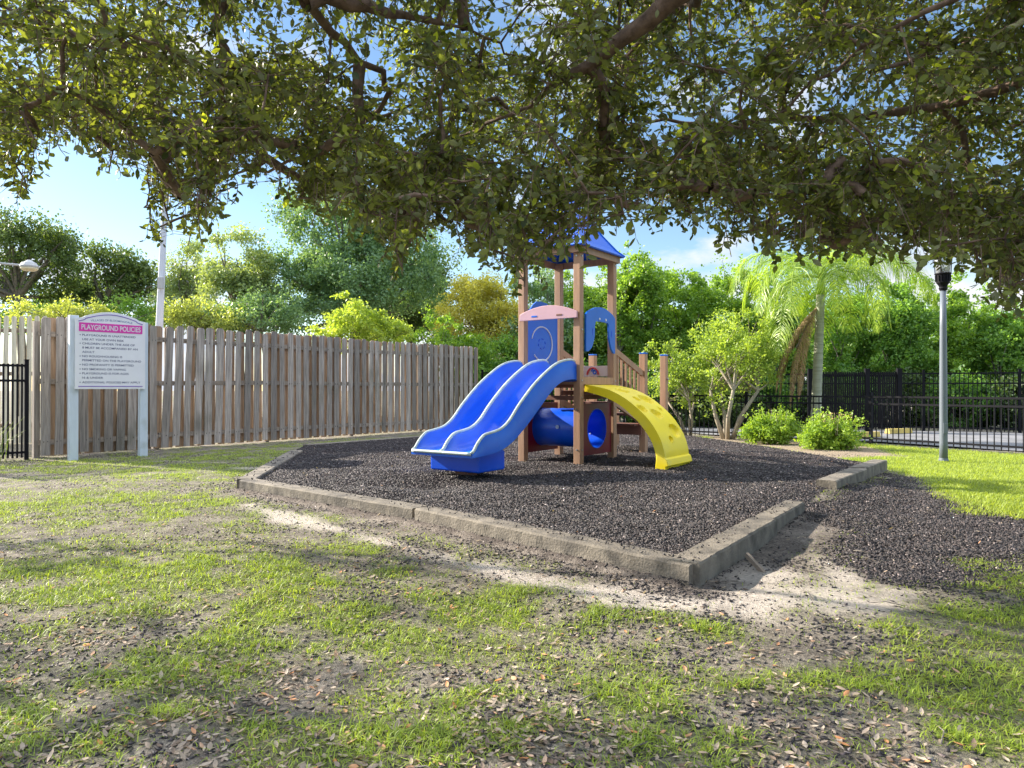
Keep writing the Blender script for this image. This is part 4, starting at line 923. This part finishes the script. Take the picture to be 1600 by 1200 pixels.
tree('grey_green_tree', 'grey green rounded tree left of the tallest tree', 'tree', gb(380, 28), [bpx(370, 430, 28, 55, 60), bpx(410, 470, 28, 45, 45), bpx(340, 470, 28, 40, 40)], 230, 80, .16, M['gyleaf'], .6, GL, tr=.2)
tree('broad_tree', 'tallest broad blue green tree at the centre left skyline', 'tree', gb(560, 30), [bpx(540, 345, 30, 100, 55), bpx(470, 410, 29, 70, 55), bpx(560, 440, 29, 105, 65), bpx(645, 420, 31, 60, 75), bpx(460, 480, 28.5, 60, 35), bpx(620, 370, 30, 65, 50)], 620, 90, .17, M['bigleaf'], .65, GL, tr=.3, ntw=40)
tree('dense_tree', 'dark dense tree filling the gap between tallest tree and golden tree', 'tree', gb(655, 34), [bpx(655, 460, 34, 60, 75), bpx(600, 500, 34, 60, 40)], 260, 75, .2, M['dkleaf'], .75, GL, tr=.22)
tree('shrub', 'lime green shrub poking above the middle of the fence', 'tree', gb(560, 22.5), [bpx(555, 508, 22.5, 62, 34), bpx(610, 520, 22.5, 40, 26), bpx(520, 525, 22.5, 45, 22)], 130, 60, .13, M['limeleaf'], .32, GL, tr=.06, spike=.3)
tree('shrub', 'light green leafy shrub above the right end of the wooden fence', 'tree', gb(680, 24), [bpx(680, 530, 24, 45, 26), bpx(730, 555, 24, 45, 35)], 110, 60, .13, M['hedgeleaf'], .35, GL, tr=.06, spike=.3)
tree('golden_tree', 'golden yellow leaved tree left of the play tower', 'tree', gb(760, 27), [bpx(755, 470, 27, 48, 45), bpx(775, 520, 27, 45, 50), bpx(715, 500, 27, 30, 35)], 260, 80, .13, M['yelleaf'], .45, GL, tr=.12, ntw=30)
tree('dense_tree', 'deep green undergrowth tree directly behind the slide top', 'tree', gb(780, 25), [bpx(780, 570, 25, 50, 40), bpx(740, 590, 24, 35, 40)], 160, 75, .14, M['hedgedk'], .5, GL, tr=.1)
GR = 'green trees behind the playground and parking lot'
tree('tall_shrub', 'mid green tree seen through the posts of the tower', 'tree', gb(850, 27), [bpx(845, 450, 30, 50, 45), bpx(860, 540, 26, 65, 60)], 240, 75, .16, M['bigleaf'], .55, GR, tr=.1)
hs_ = [(915, 26, [(915, 530, 45, 85)], 'hedgeleaf', 'bright green tree showing through the blue arch panel'), (985, 24, [(985, 500, 55, 85), (1000, 450, 35, 35)], 'hedgeleaf', 'bright feathery tree just right of the tower posts'),
       (1060, 25, [(1055, 480, 60, 60), (1060, 560, 65, 55)], 'hedgeleaf', 'tall bright green tree behind the short stair posts'), (1140, 26, [(1140, 480, 60, 55), (1150, 560, 60, 55)], 'hedgeleaf', 'bright green tree left of the palm crown behind the myrtles'),
       (1225, 25, [(1220, 500, 55, 60), (1220, 580, 60, 40)], 'hedgedk', 'deep green tree directly behind the dry palm frond'), (1330, 26, [(1330, 520, 60, 65), (1330, 580, 65, 40)], 'hedgedk', 'deep green tree right behind the palm trunk'),
       (1410, 25, [(1405, 510, 60, 60), (1410, 570, 60, 45)], 'hedgedk', 'deep green tree left of the lamp post'), (1500, 25, [(1500, 505, 55, 50), (1500, 570, 70, 55)], 'hedgeleaf', 'bright green tree right behind the lamp lantern'),
       (1570, 24, [(1575, 540, 60, 45), (1590, 580, 60, 55)], 'hedgedk', 'deep green tree at the right edge of the photo'), (1680, 24, [(1680, 530, 70, 60), (1680, 590, 70, 40)], 'hedgedk', 'deep green tree past the right edge')]
for x, Y, bls, mt, lab in hs_:
    if x > 1650: continue
    n_ = 330
    tree('tall_shrub', lab, 'tree', gb(x, Y), [bpx(a, b, Y, c, d, 1.3) for a, b, c, d in bls], n_, 75, .15, M[mt], .42, GR, tr=.09, stems=2, spike=.75, upb=.5, droop=-.2, flat=.9, gapth=.49)
for x, Y, lab in ((960, 31, 'distant dull green tree far behind the bright tree beside the tower'), (1170, 32, 'distant dull green tree far behind the palm crown left side'), (1300, 31, 'distant dull green tree far behind the palm trunk'), (1430, 31, 'distant dull green tree far behind the lamp post left side'), (1570, 31, 'distant dull green tree far behind the right edge')):
    tree('background_tree', lab, 'tree', gb(x, Y), [bpx(x, 545, Y, 80, 60, 1.5)], 190, 45, .2, M['hedgedk'], .6, GR, tr=.1, gapth=.3)
# dark undergrowth behind the parking lot, several shrubs
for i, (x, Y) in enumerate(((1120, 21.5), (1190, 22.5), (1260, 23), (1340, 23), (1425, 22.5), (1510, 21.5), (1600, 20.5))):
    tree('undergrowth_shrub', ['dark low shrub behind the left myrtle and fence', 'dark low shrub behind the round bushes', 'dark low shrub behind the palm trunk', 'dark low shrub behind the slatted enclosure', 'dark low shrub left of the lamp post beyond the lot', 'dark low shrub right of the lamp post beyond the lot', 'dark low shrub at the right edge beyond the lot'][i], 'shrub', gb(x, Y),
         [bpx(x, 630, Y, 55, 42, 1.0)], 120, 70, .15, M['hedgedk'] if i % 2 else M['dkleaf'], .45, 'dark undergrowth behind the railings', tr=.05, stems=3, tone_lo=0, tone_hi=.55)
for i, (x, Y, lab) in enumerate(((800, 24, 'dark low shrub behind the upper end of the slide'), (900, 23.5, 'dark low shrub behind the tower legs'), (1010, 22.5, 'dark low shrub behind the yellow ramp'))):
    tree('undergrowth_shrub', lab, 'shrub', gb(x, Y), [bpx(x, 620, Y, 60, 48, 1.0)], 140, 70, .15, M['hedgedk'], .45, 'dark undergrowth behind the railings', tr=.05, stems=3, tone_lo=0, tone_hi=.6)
# myrtles
def gp_(x, y): a = g(x, y); return (a[0], a[1], 0)
tree('crape_myrtle', 'smaller pale stemmed myrtle right of the yellow ramp', 'tree', gp_(1077, 681), [bpx(1055, 590, 17.6, 42, 45, .7), bpx(1085, 600, 17.6, 25, 45, .6), bpx(1040, 560, 17.6, 30, 25, .5)], 100, 45, .085, M['myrtle'], .26, None, 'palebark', .045, 3, .2, 30, spike=.2)
tree('crape_myrtle', 'larger multi stemmed myrtle with yellowing leaves left of the palm', 'tree', gp_(1137, 686), [bpx(1145, 540, 16.8, 55, 45, .9), bpx(1175, 570, 16.8, 40, 45, .8), bpx(1120, 580, 16.8, 32, 50, .7), bpx(1190, 530, 16.8, 30, 30, .6)], 210, 50, .085, M['myrtle'], .27, None, 'palebark', .06, 5, .28, 45, spike=.25)
# round bushes
def bush(label, px_, py_, w, h, pink=False):
    x, y = g(px_, py_); t = thing('round_bush', label, 'bush', (x, y, 0), 0, 'leafy bushes at the foot of the palm')
    bl = [(x, y, h*.42, w*.5, w*.42, h*.42), (x-w*.2, y, h*.35, w*.3, w*.3, h*.35), (x+w*.25, y, h*.5, w*.25, w*.25, h*.38)]
    c = sample_blobs(bl, 150); idx = np.repeat(np.arange(150), 60); n = len(idx); c = c+(c-np.array([x, y, h*.4]))*(.5*(rng.random((150, 1))-.35)); P = c[idx]+rng.normal(size=(n, 3))*np.array([.06, .06, .05]); P[:, 2] = np.maximum(P[:, 2], .02)
    ct = rng.random(150); leaves_mesh('foliage', P, .055, M['bushleaf'], t, np.clip(.15+.5*ct[idx]+.4*rng.random(n), 0, 1), -.2, .8, off=(x, y, 0))
    sh = []
    for q_ in range(60):
        a = rng.random()*6.283; el = rng.random()**.6*1.2; r0 = np.array([x+w*.42*math.cos(a)*math.cos(el), y+w*.36*math.sin(a)*math.cos(el), h*(.45+.45*math.sin(el))]); dr = np.array([math.cos(a)*math.cos(el), math.sin(a)*math.cos(el), math.sin(el)+.4]); L_ = .08+.2*rng.random()
        for k_ in range(16): sh.append(r0+dr*L_*k_/16+rng.normal(size=3)*.015)
    leaves_mesh('shoots', np.array(sh), .05, M['bushleaf'], t, .3+.6*rng.random(len(sh)), -.4, .6, off=(x, y, 0))
    mb = MB()
    for q_ in range(26):
        e = Vector(c[q_])-Vector((x, y, 0)); mb.tube([(e.x*.1, e.y*.1, -.02), (e.x*.5, e.y*.5, e.z*.6), e], [.012, .008, .004], 5, cap=False)
    for q_ in range(14):
        a = random.random()*6.28; r_ = w*.4*random.random(); top_ = Vector((r_*math.cos(a), r_*math.sin(a), h*random.uniform(.95, 1.25))); mb.tube([(top_.x*.8, top_.y*.8, h*.5), top_], [.005, .003], 4)
    mb.build('stems', M['palebark'], t)
    if pink:
        P = np.array([(x+w*random.uniform(-.3, .4), y+w*random.uniform(-.2, .2), h*random.uniform(.9, 1.2)) for _ in range(160)]); leaves_mesh('flower_tips', P, .035, M['deadpalm'], t, rng.random(160), 0, .3, off=(x, y, 0))
bush('bright green feathery bush left of the palm trunk', 1206, 693, 1.0, .62)
bush('rounded green bush with pinkish tips right of the palm trunk', 1298, 702, .98, .58, True)

# ---- palm
pb = g(1273, 687); PXB, PYB = pb
pm = thing('palm_tree', 'queen palm with drooping yellow green fronds behind two bushes', 'palm', (PXB, PYB, 0))
PH = 3.45; lean = .14
zs = np.linspace(0, PH, 30)
MB().tube([(lean*(z/PH), 0, z-.1) for z in zs], [.115-.02*(z/PH)+.004*math.sin(z*28) for z in zs], 14).build('trunk', M['palmtrunk'], pm, 0, True)
MB().tube([(lean, 0, PH-.12), (lean+.01, 0, PH+.15), (lean+.02, 0, PH+.55)], [.095, .085, .04], 12).build('crownshaft', M['bushleaf'], pm, 0, True)
TOP = Vector((lean+.02, 0, PH+.30))
def frond(az, el, ln, droop, mt, nl=72, lfl=.62, hang=.75, name='frond', wid=.013, org=None):
    pts = []; p = (org or TOP).copy(); e = el; n = 16
    for i in range(n+1):
        pts.append(p.copy()); p = p+Vector((math.cos(az)*math.cos(e), math.sin(az)*math.cos(e), math.sin(e)))*(ln/n); e -= droop/n*(1+1.2*i/n); e = max(e, -1.45)
    V = []; Q = []; T = []
    mb = MB(); mb.tube(pts, [.018*(1-i/(n+1))+.004 for i in range(n+1)], 5); 
    for j in range(nl):
        s = .12+.88*j/nl; i = min(n-1, int(s*n)); f = s*n-i; b = pts[i].lerp(pts[i+1], f); d = (pts[i+1]-pts[i]).normalized(); sd = d.cross(Vector((0, 0, 1)))
        sd = sd.normalized() if sd.length > .1 else Vector((-math.sin(az), math.cos(az), 0))
        L_ = lfl*math.sin(math.pi*min(1, s*.92+.10))**.6*random.uniform(.8, 1.1)
        for q_ in (-1, 1):
            cur = b.copy(); dr = (sd*q_*random.uniform(.5, 1)+d*random.uniform(.35, .8)+Vector((0, 0, random.uniform(-.1, .35)))).normalized(); k0 = len(V); tn = random.random(); wv = d
            for st in range(5):
                w_ = wid*(1-.2*st)*(1 if st < 4 else .1); V += [tuple(cur-wv*w_), tuple(cur+wv*w_)]; T += [tn, tn]
                cur = cur+dr*(L_/4); dr = (dr+Vector((0, 0, -hang*.55))).normalized()
                wv = Vector((random.gauss(0, .1), random.gauss(0, .1), 0))+wv; wv = (wv-dr*wv.dot(dr)); wv = wv.normalized() if wv.length > .01 else sd
            for st in range(4): a = k0+2*st; Q.append((a, a+1, a+3, a+2))
    nv = len(mb.v)
    mb.v += V; mb.f += [tuple(i_+nv for i_ in q_) for q_ in Q]; mb.t += T
    mb.t[:nv] = [.6]*nv
    mb.build(name, mt, pm)
for i in range(19):
    az = i*2.399+.3; el = [1.25, .95, .7, .45, .15][i % 5]+random.uniform(-.1, .1)
    frond(az, el, random.uniform(2.3, 2.9), random.uniform(2.0, 2.6), M['palmleaf'], 70, .8, 1.0, wid=.011)
frond(R(5), .85, 3.5, 1.75, M['palmleaf'], 110, .95, 1.15, wid=.008); frond(R(-12), .6, 3.2, 1.5, M['palmleaf'], 100, .95, 1.15, wid=.008); frond(R(178), .9, 2.9, 1.8, M['palmleaf'], 100, .9, 1.15, wid=.008)
for az, el, ln in ((R(188), -.75, 2.3), (R(198), -.95, 2.5), (R(180), -.85, 2.4), (R(208), -1.0, 2.3), (R(192), -.7, 2.0)):
    frond(az, el, ln, .55, M['deadpalm'], 110, .26, 1.7, 'dead_frond', .009, Vector((lean-.07, 0, PH-.38)))

# grassy plant at the left railing
x, y = -8.35, 11.3
t = thing('tall_grass_clump', 'thin arching grass clump at the foot of the black railing', 'plant', (x, y, 0)); V = MB()
for i in range(15):
    a = random.uniform(-.9, .9); ln = random.uniform(.5, 1.1); p0 = Vector((random.uniform(-.25, .25), random.uniform(-.15, .15), 0)); d = Vector((math.cos(a), math.sin(a)*.7-.2, 0)); l_ = random.uniform(.2, .8)
    V.tube([p0, p0+d*l_*.3*ln+Vector((0, 0, .5*ln)), p0+d*l_*ln+Vector((0, 0, .72*ln))], [.004, .0035, .001], 3, tone=random.uniform(.3, .95), cap=False)
V.build('blades', M['grass'], t)

# ================================================================== OVERHEAD OAK
LOWX = [-900, -500, -250, -60, 0, 45, 60, 90, 130, 170, 200, 225, 240, 270, 300, 340, 380, 420, 470, 520, 560, 600, 622, 645, 690, 740, 790, 812, 830, 860, 900, 925, 950, 1000, 1060, 1110, 1140, 1170, 1250, 1320, 1400, 1450, 1500, 1540, 1575, 1600, 1800, 2200]
LOWY = [420, 390, 370, 330, 325, 310, 250, 225, 225, 270, 250, 300, 385, 380, 350, 345, 270, 290, 330, 335, 350, 385, 445, 380, 360, 395, 430, 470, 420, 400, 392, 374, 350, 343, 350, 345, 385, 388, 395, 405, 398, 405, 410, 440, 480, 470, 430, 400]
ok = thing('oak_tree', 'large overhanging oak whose leafy limbs fill the top of the picture', 'tree', (2.6, -1.6, 0))
OB = Vector((2.6, -1.6, 0)); ob = np.array(OB)
limbs = [
 [(2.6, -1.6, 2.4), (3.3, .6, 3.2), (3.6, 2.6, 3.0), (2.9, 4.2, 2.95), (2.0, 5.2, 3.15), (.9, 6.0, 3.45)],
 [(2.6, -1.6, 2.4), (1.6, .4, 3.7), (.9, 2.0, 3.3), (.9, 3.4, 3.15), (1.0, 4.6, 3.6), (.5, 6.4, 3.7)],
 [(2.6, -1.6, 2.4), (.6, .2, 3.9), (-.8, 1.8, 3.4), (-1.0, 3.4, 3.1), (-.75, 4.3, 3.0), (-1.5, 5.2, 2.9), (-2.9, 5.7, 2.75)],
 [(2.6, -1.6, 2.4), (-.8, -.3, 4.1), (-3.4, 1.6, 3.7), (-3.4, 3.4, 3.05), (-3.9, 4.6, 2.75), (-5.6, 5.0, 2.6)],
 [(2.6, -1.6, 2.4), (4.6, .0, 3.9), (5.4, 2.4, 4.0), (4.6, 4.6, 3.7), (3.4, 5.8, 2.9)],
 [(.9, 3.4, 3.15), (.1, 4.0, 2.8), (-.6, 4.6, 2.7)],
 [(-1.0, 3.4, 3.1), (-.35, 3.9, 3.2), (.2, 4.6, 3.3)],
 [(-3.4, 1.6, 3.7), (-5.8, 2.4, 3.9), (-8.2, 3.8, 3.6), (-10, 5, 3.5)],
 [(3.6, 2.6, 3.0), (2.2, 3.4, 3.1), (1.4, 4.0, 2.7)],
]
rads = [(.30, .20, .13, .10, .07, .03), (.28, .16, .09, .075, .05, .02), (.26, .15, .10, .08, .05, .04, .02), (.26, .15, .10, .08, .05, .02), (.26, .16, .12, .08, .03), (.06, .04, .015), (.05, .03, .015), (.12, .09, .06, .02), (.07, .05, .02)]
rads = [tuple(v*(.31 if k > 0 else 1) for k, v in enumerate(r_)) for r_ in rads]
mb = MB(); mb.tube([(0, 0, -.2), (.03, 0, .6), (0, 0, 1.6), (0, 0, 2.6)], [.48, .38, .33, .30], 14)
lp_pts = []
for l_, r_ in zip(limbs, rads):
    c = cr_interp([Vector(p) for p in l_], 7); rr = np.interp(np.linspace(0, 1, len(c)), np.linspace(0, 1, len(r_)), r_)
    c = [p+Vector((random.gauss(0, .02), random.gauss(0, .02), random.gauss(0, .02))) for p in c]
    mb.tube([p-OB for p in c], list(rr), 9, cap=False); lp_pts += [(p, q_) for p, q_ in zip(c, rr)][3:]
mb.build('trunk', M['oakbark'], ok, 0, True)
LPA = np.array([p for p, _ in lp_pts])
def scr(P): return 800+FPX*P[:, 0]/np.maximum(P[:, 1], .05), HZ-FPX*(P[:, 2]-CAM_H)/np.maximum(P[:, 1], .05)
NC = 2050; cl_ = []
cnt = 0
while len(cl_) < NC and cnt < 400000:
    cnt += 1; Y = random.uniform(3.3, 8.6); sx_ = random.uniform(-1100, 2200); lo = np.interp(sx_, LOWX, LOWY)
    lo = lo+random.gauss(-14, 24) if random.random() < .8 else lo
    sy = random.uniform(-400, lo-15) if random.random() > .12 else random.uniform(lo-150, lo-12)
    X = (sx_-800)/FPX*Y; Z = CAM_H+(HZ-sy)*Y/FPX
    if Z > 5.6 or Z < 1.62: continue
    if sx_ < -90 and (vnoise(np.array([sx_/200.]), np.array([Y*.8]), Z*.7)[0] < (.50 if sx_ > -300 else .62)): continue
    if sx_ < 560 and vnoise(np.array([sx_/110.]), np.array([sy/90.]), 3.3)[0] < (.36+.18*(sx_ < 330) if sy > 190 else .31): continue
    if sx_ > 560 and vnoise(np.array([sx_/70.]), np.array([sy/60.]), 8.3)[0] < (.35 if sx_ < 900 else .24): continue
    cl_.append((X, Y, Z))
for _ in range(90): cl_.append((random.uniform(-5, 7), random.uniform(-4.5, 2.0), random.uniform(3.3, 5)))
SPRAYS = [(240, 385), (225, 340), (30, 320), (10, 300), (622, 445), (600, 385), (815, 472), (828, 430), (870, 402), (760, 412), (790, 428), (850, 395), (905, 372), (880, 385), (930, 352), (1590, 478), (1535, 442), (1140, 387), (1170, 388), (1300, 402), (1420, 400), (700, 372), (735, 395), (560, 352), (500, 333), (1480, 406), (330, 350), (300, 345), (165, 292), (1250, 395), (1350, 405), (1060, 350), (1000, 348), (960, 345), (470, 328), (660, 372), (1575, 470)]
SPR = []
for (ax_, ay_) in SPRAYS:
    Y = random.uniform(3.1, 4.8); n_ = 4
    ch = []
    for q_ in range(n_):
        yy = ay_-22-q_*38; X = (ax_+random.uniform(-10, 10)-800)/FPX*Y; ch.append((X, Y+random.uniform(-.05, .05), CAM_H+(HZ-yy)*Y/FPX))
    SPR += ch
CLA = np.array(cl_+SPR); isspr = np.arange(len(CLA)) >= len(cl_)
# grow: each clump joins the nearest wood already there, so boughs fork step by step
nodes = [Vector(p) for p in LPA]; NA = np.array(LPA); par = [-1]*len(nodes); nl0 = len(nodes)
todo = np.arange(len(CLA)); D = np.full(len(CLA), 1e9); Wn = np.zeros(len(CLA), int)
for i in range(len(CLA)):
    d = ((NA-CLA[i])**2).sum(1)+.6*np.maximum(0, CLA[i][2]-NA[:, 2])**2; j = int(d.argmin()); D[i] = d[j]; Wn[i] = j
done = np.zeros(len(CLA), bool); node_of = {}
for _ in range(len(CLA)):
    i = int(np.where(done, 1e9, D).argmin()); done[i] = True; nid = len(nodes); nodes.append(Vector(CLA[i])); par.append(int(Wn[i])); node_of[i] = nid
    d = ((CLA-CLA[i])**2).sum(1)*1.25; m = d < D; D[m] = d[m]; Wn[m] = nid
load = np.ones(len(nodes))
for k in range(len(nodes)-1, nl0-1, -1):
    if par[k] >= nl0: load[par[k]] += load[k]
DG = []
br = MB(); LP = []; LD = []; LT = []
for ci in range(len(CLA)):
    nid = node_of[ci]; cv = nodes[nid]; s = nodes[par[nid]]; dist = (cv-s).length
    m1 = s.lerp(cv, .5)+Vector((random.gauss(0, .06), random.gauss(0, .06), random.gauss(.02, .05)))*min(1.2, dist)
    r0 = min(.035, .0042*load[nid]**.5+.002)
    if isspr[ci]: r0 = min(r0, .005)
    br.tube([s-OB, s.lerp(m1, .6)-OB, m1-OB, cv-OB], [r0*1.1, r0, r0*.95, max(.003, r0*.8)], 5, cap=False)
    ctn = random.random()
    for k_ in range(11):
        d = Vector((random.gauss(0, 1), random.gauss(0, 1), random.gauss(-.35, .7))).normalized(); ln = random.uniform(.16, .50) if not isspr[ci] else random.uniform(.06, .15)
        st = m1.lerp(cv, random.uniform(.3, 1)); e = st+d*ln; e.z -= .12*ln; mm = st.lerp(e, .5)+Vector((0, 0, .03))
        ex, ey = scr(np.array([e]))
        if e.y > .3 and ey[0] > np.interp(ex[0], LOWX, LOWY)-4: continue
        br.tube([st-OB, mm-OB, e-OB], [.0032, .0024, .0012], 3, cap=False)
        nlv = 13 if not isspr[ci] else 6
        for q_ in range(nlv):
            f = (q_+1)/nlv; p = st.lerp(mm, f*2) if f < .5 else mm.lerp(e, f*2-1)
            dv = (d*.8+Vector((random.gauss(0, .75), random.gauss(0, .75), random.gauss(-.25, .6)))).normalized(); LP.append(p); LD.append(dv); LT.append(ctn)
free0 = len(LP)
for _ in range(230):     # thin twigs hanging free below the crown
    sxx = random.uniform(-60, 1640); Y = random.uniform(3.0, 5.2); lo = np.interp(sxx, LOWX, LOWY)
    y0 = lo-30; p = Vector(((sxx-800)/FPX*Y, Y, CAM_H+(HZ-y0)*Y/FPX)); hang = random.uniform(25, 30+30*random.random()**2+12)*Y/FPX
    d = Vector((random.uniform(-.45, .45), random.uniform(-.3, .3), -1)).normalized(); pts = [p+Vector((0, 0, .06))]
    ns_ = random.randint(4, 8); cur = p.copy()
    for q_ in range(ns_):
        cur = cur+d*(hang/ns_); d = (d+Vector((random.gauss(0, .25), random.gauss(0, .25), 0))).normalized(); pts.append(cur.copy())
        for w_ in range(random.choice((1, 1, 2))):
            dv = (d*.5+Vector((random.gauss(0, .8), random.gauss(0, .8), random.gauss(-.2, .5)))).normalized(); LP.append(cur.copy()); LD.append(dv); LT.append(.5)
    DG.append(pts)
for pts in DG: br.tube([q_-OB for q_ in pts], [.0022]*(len(pts)-1)+[.001], 3, cap=False)
br.build('branches', M['oakbark'], ok, 0, True)
LP = np.array(LP); LD = np.array(LD); LT = np.array(LT); isfree = np.arange(len(LP)) >= free0
sx_, sy = scr(LP); keep = (LP[:, 1] < .3) | (sy < np.interp(sx_, LOWX, LOWY)+6*rng.normal(size=len(LP))); keep &= LP[:, 2] > 1.5
edge_ = np.interp(sx_, LOWX, LOWY)-sy; inpic = (LP[:, 1] > .3) & (sx_ > -100) & (sx_ < 1700)
kp_ = np.where(inpic & (edge_ < 75), .42+.5*np.clip(edge_, 0, 75)/75, 1.0); kp_ = np.where(inpic & (sx_ > 120) & (sx_ < 470) & (sy > 235), kp_*.55, kp_)
keep &= rng.random(len(LP)) < kp_
keep |= isfree
keep &= ((LP-np.array([0, 0, 1.2]))**2).sum(1) > 2.3**2
LP, LD, LT = LP[keep], LD[keep], LT[keep]; n = len(LP)
nn = rng.normal(size=(n, 3)); nn[:, 2] += .7; s_ = np.cross(nn, LD); s_ /= np.linalg.norm(s_, axis=1, keepdims=True)+1e-9; up_ = np.cross(LD, s_)
sz = (.027+.032*rng.random(n))[:, None]
tone = np.clip(.02+.22*LT+.80*rng.random(n)**1.3+(rng.random(n) > .98)*.4, 0, 1)
o = scatter_poly('leaves', LP-ob, [LD*sz, s_*sz*(1.1+.35*rng.random(n))[:, None], up_*sz*1.1], LF, LFF, tone, M['oakleaf']); o.parent = ok
o.data.polygons.foreach_set('use_smooth', [True]*len(o.data.polygons))
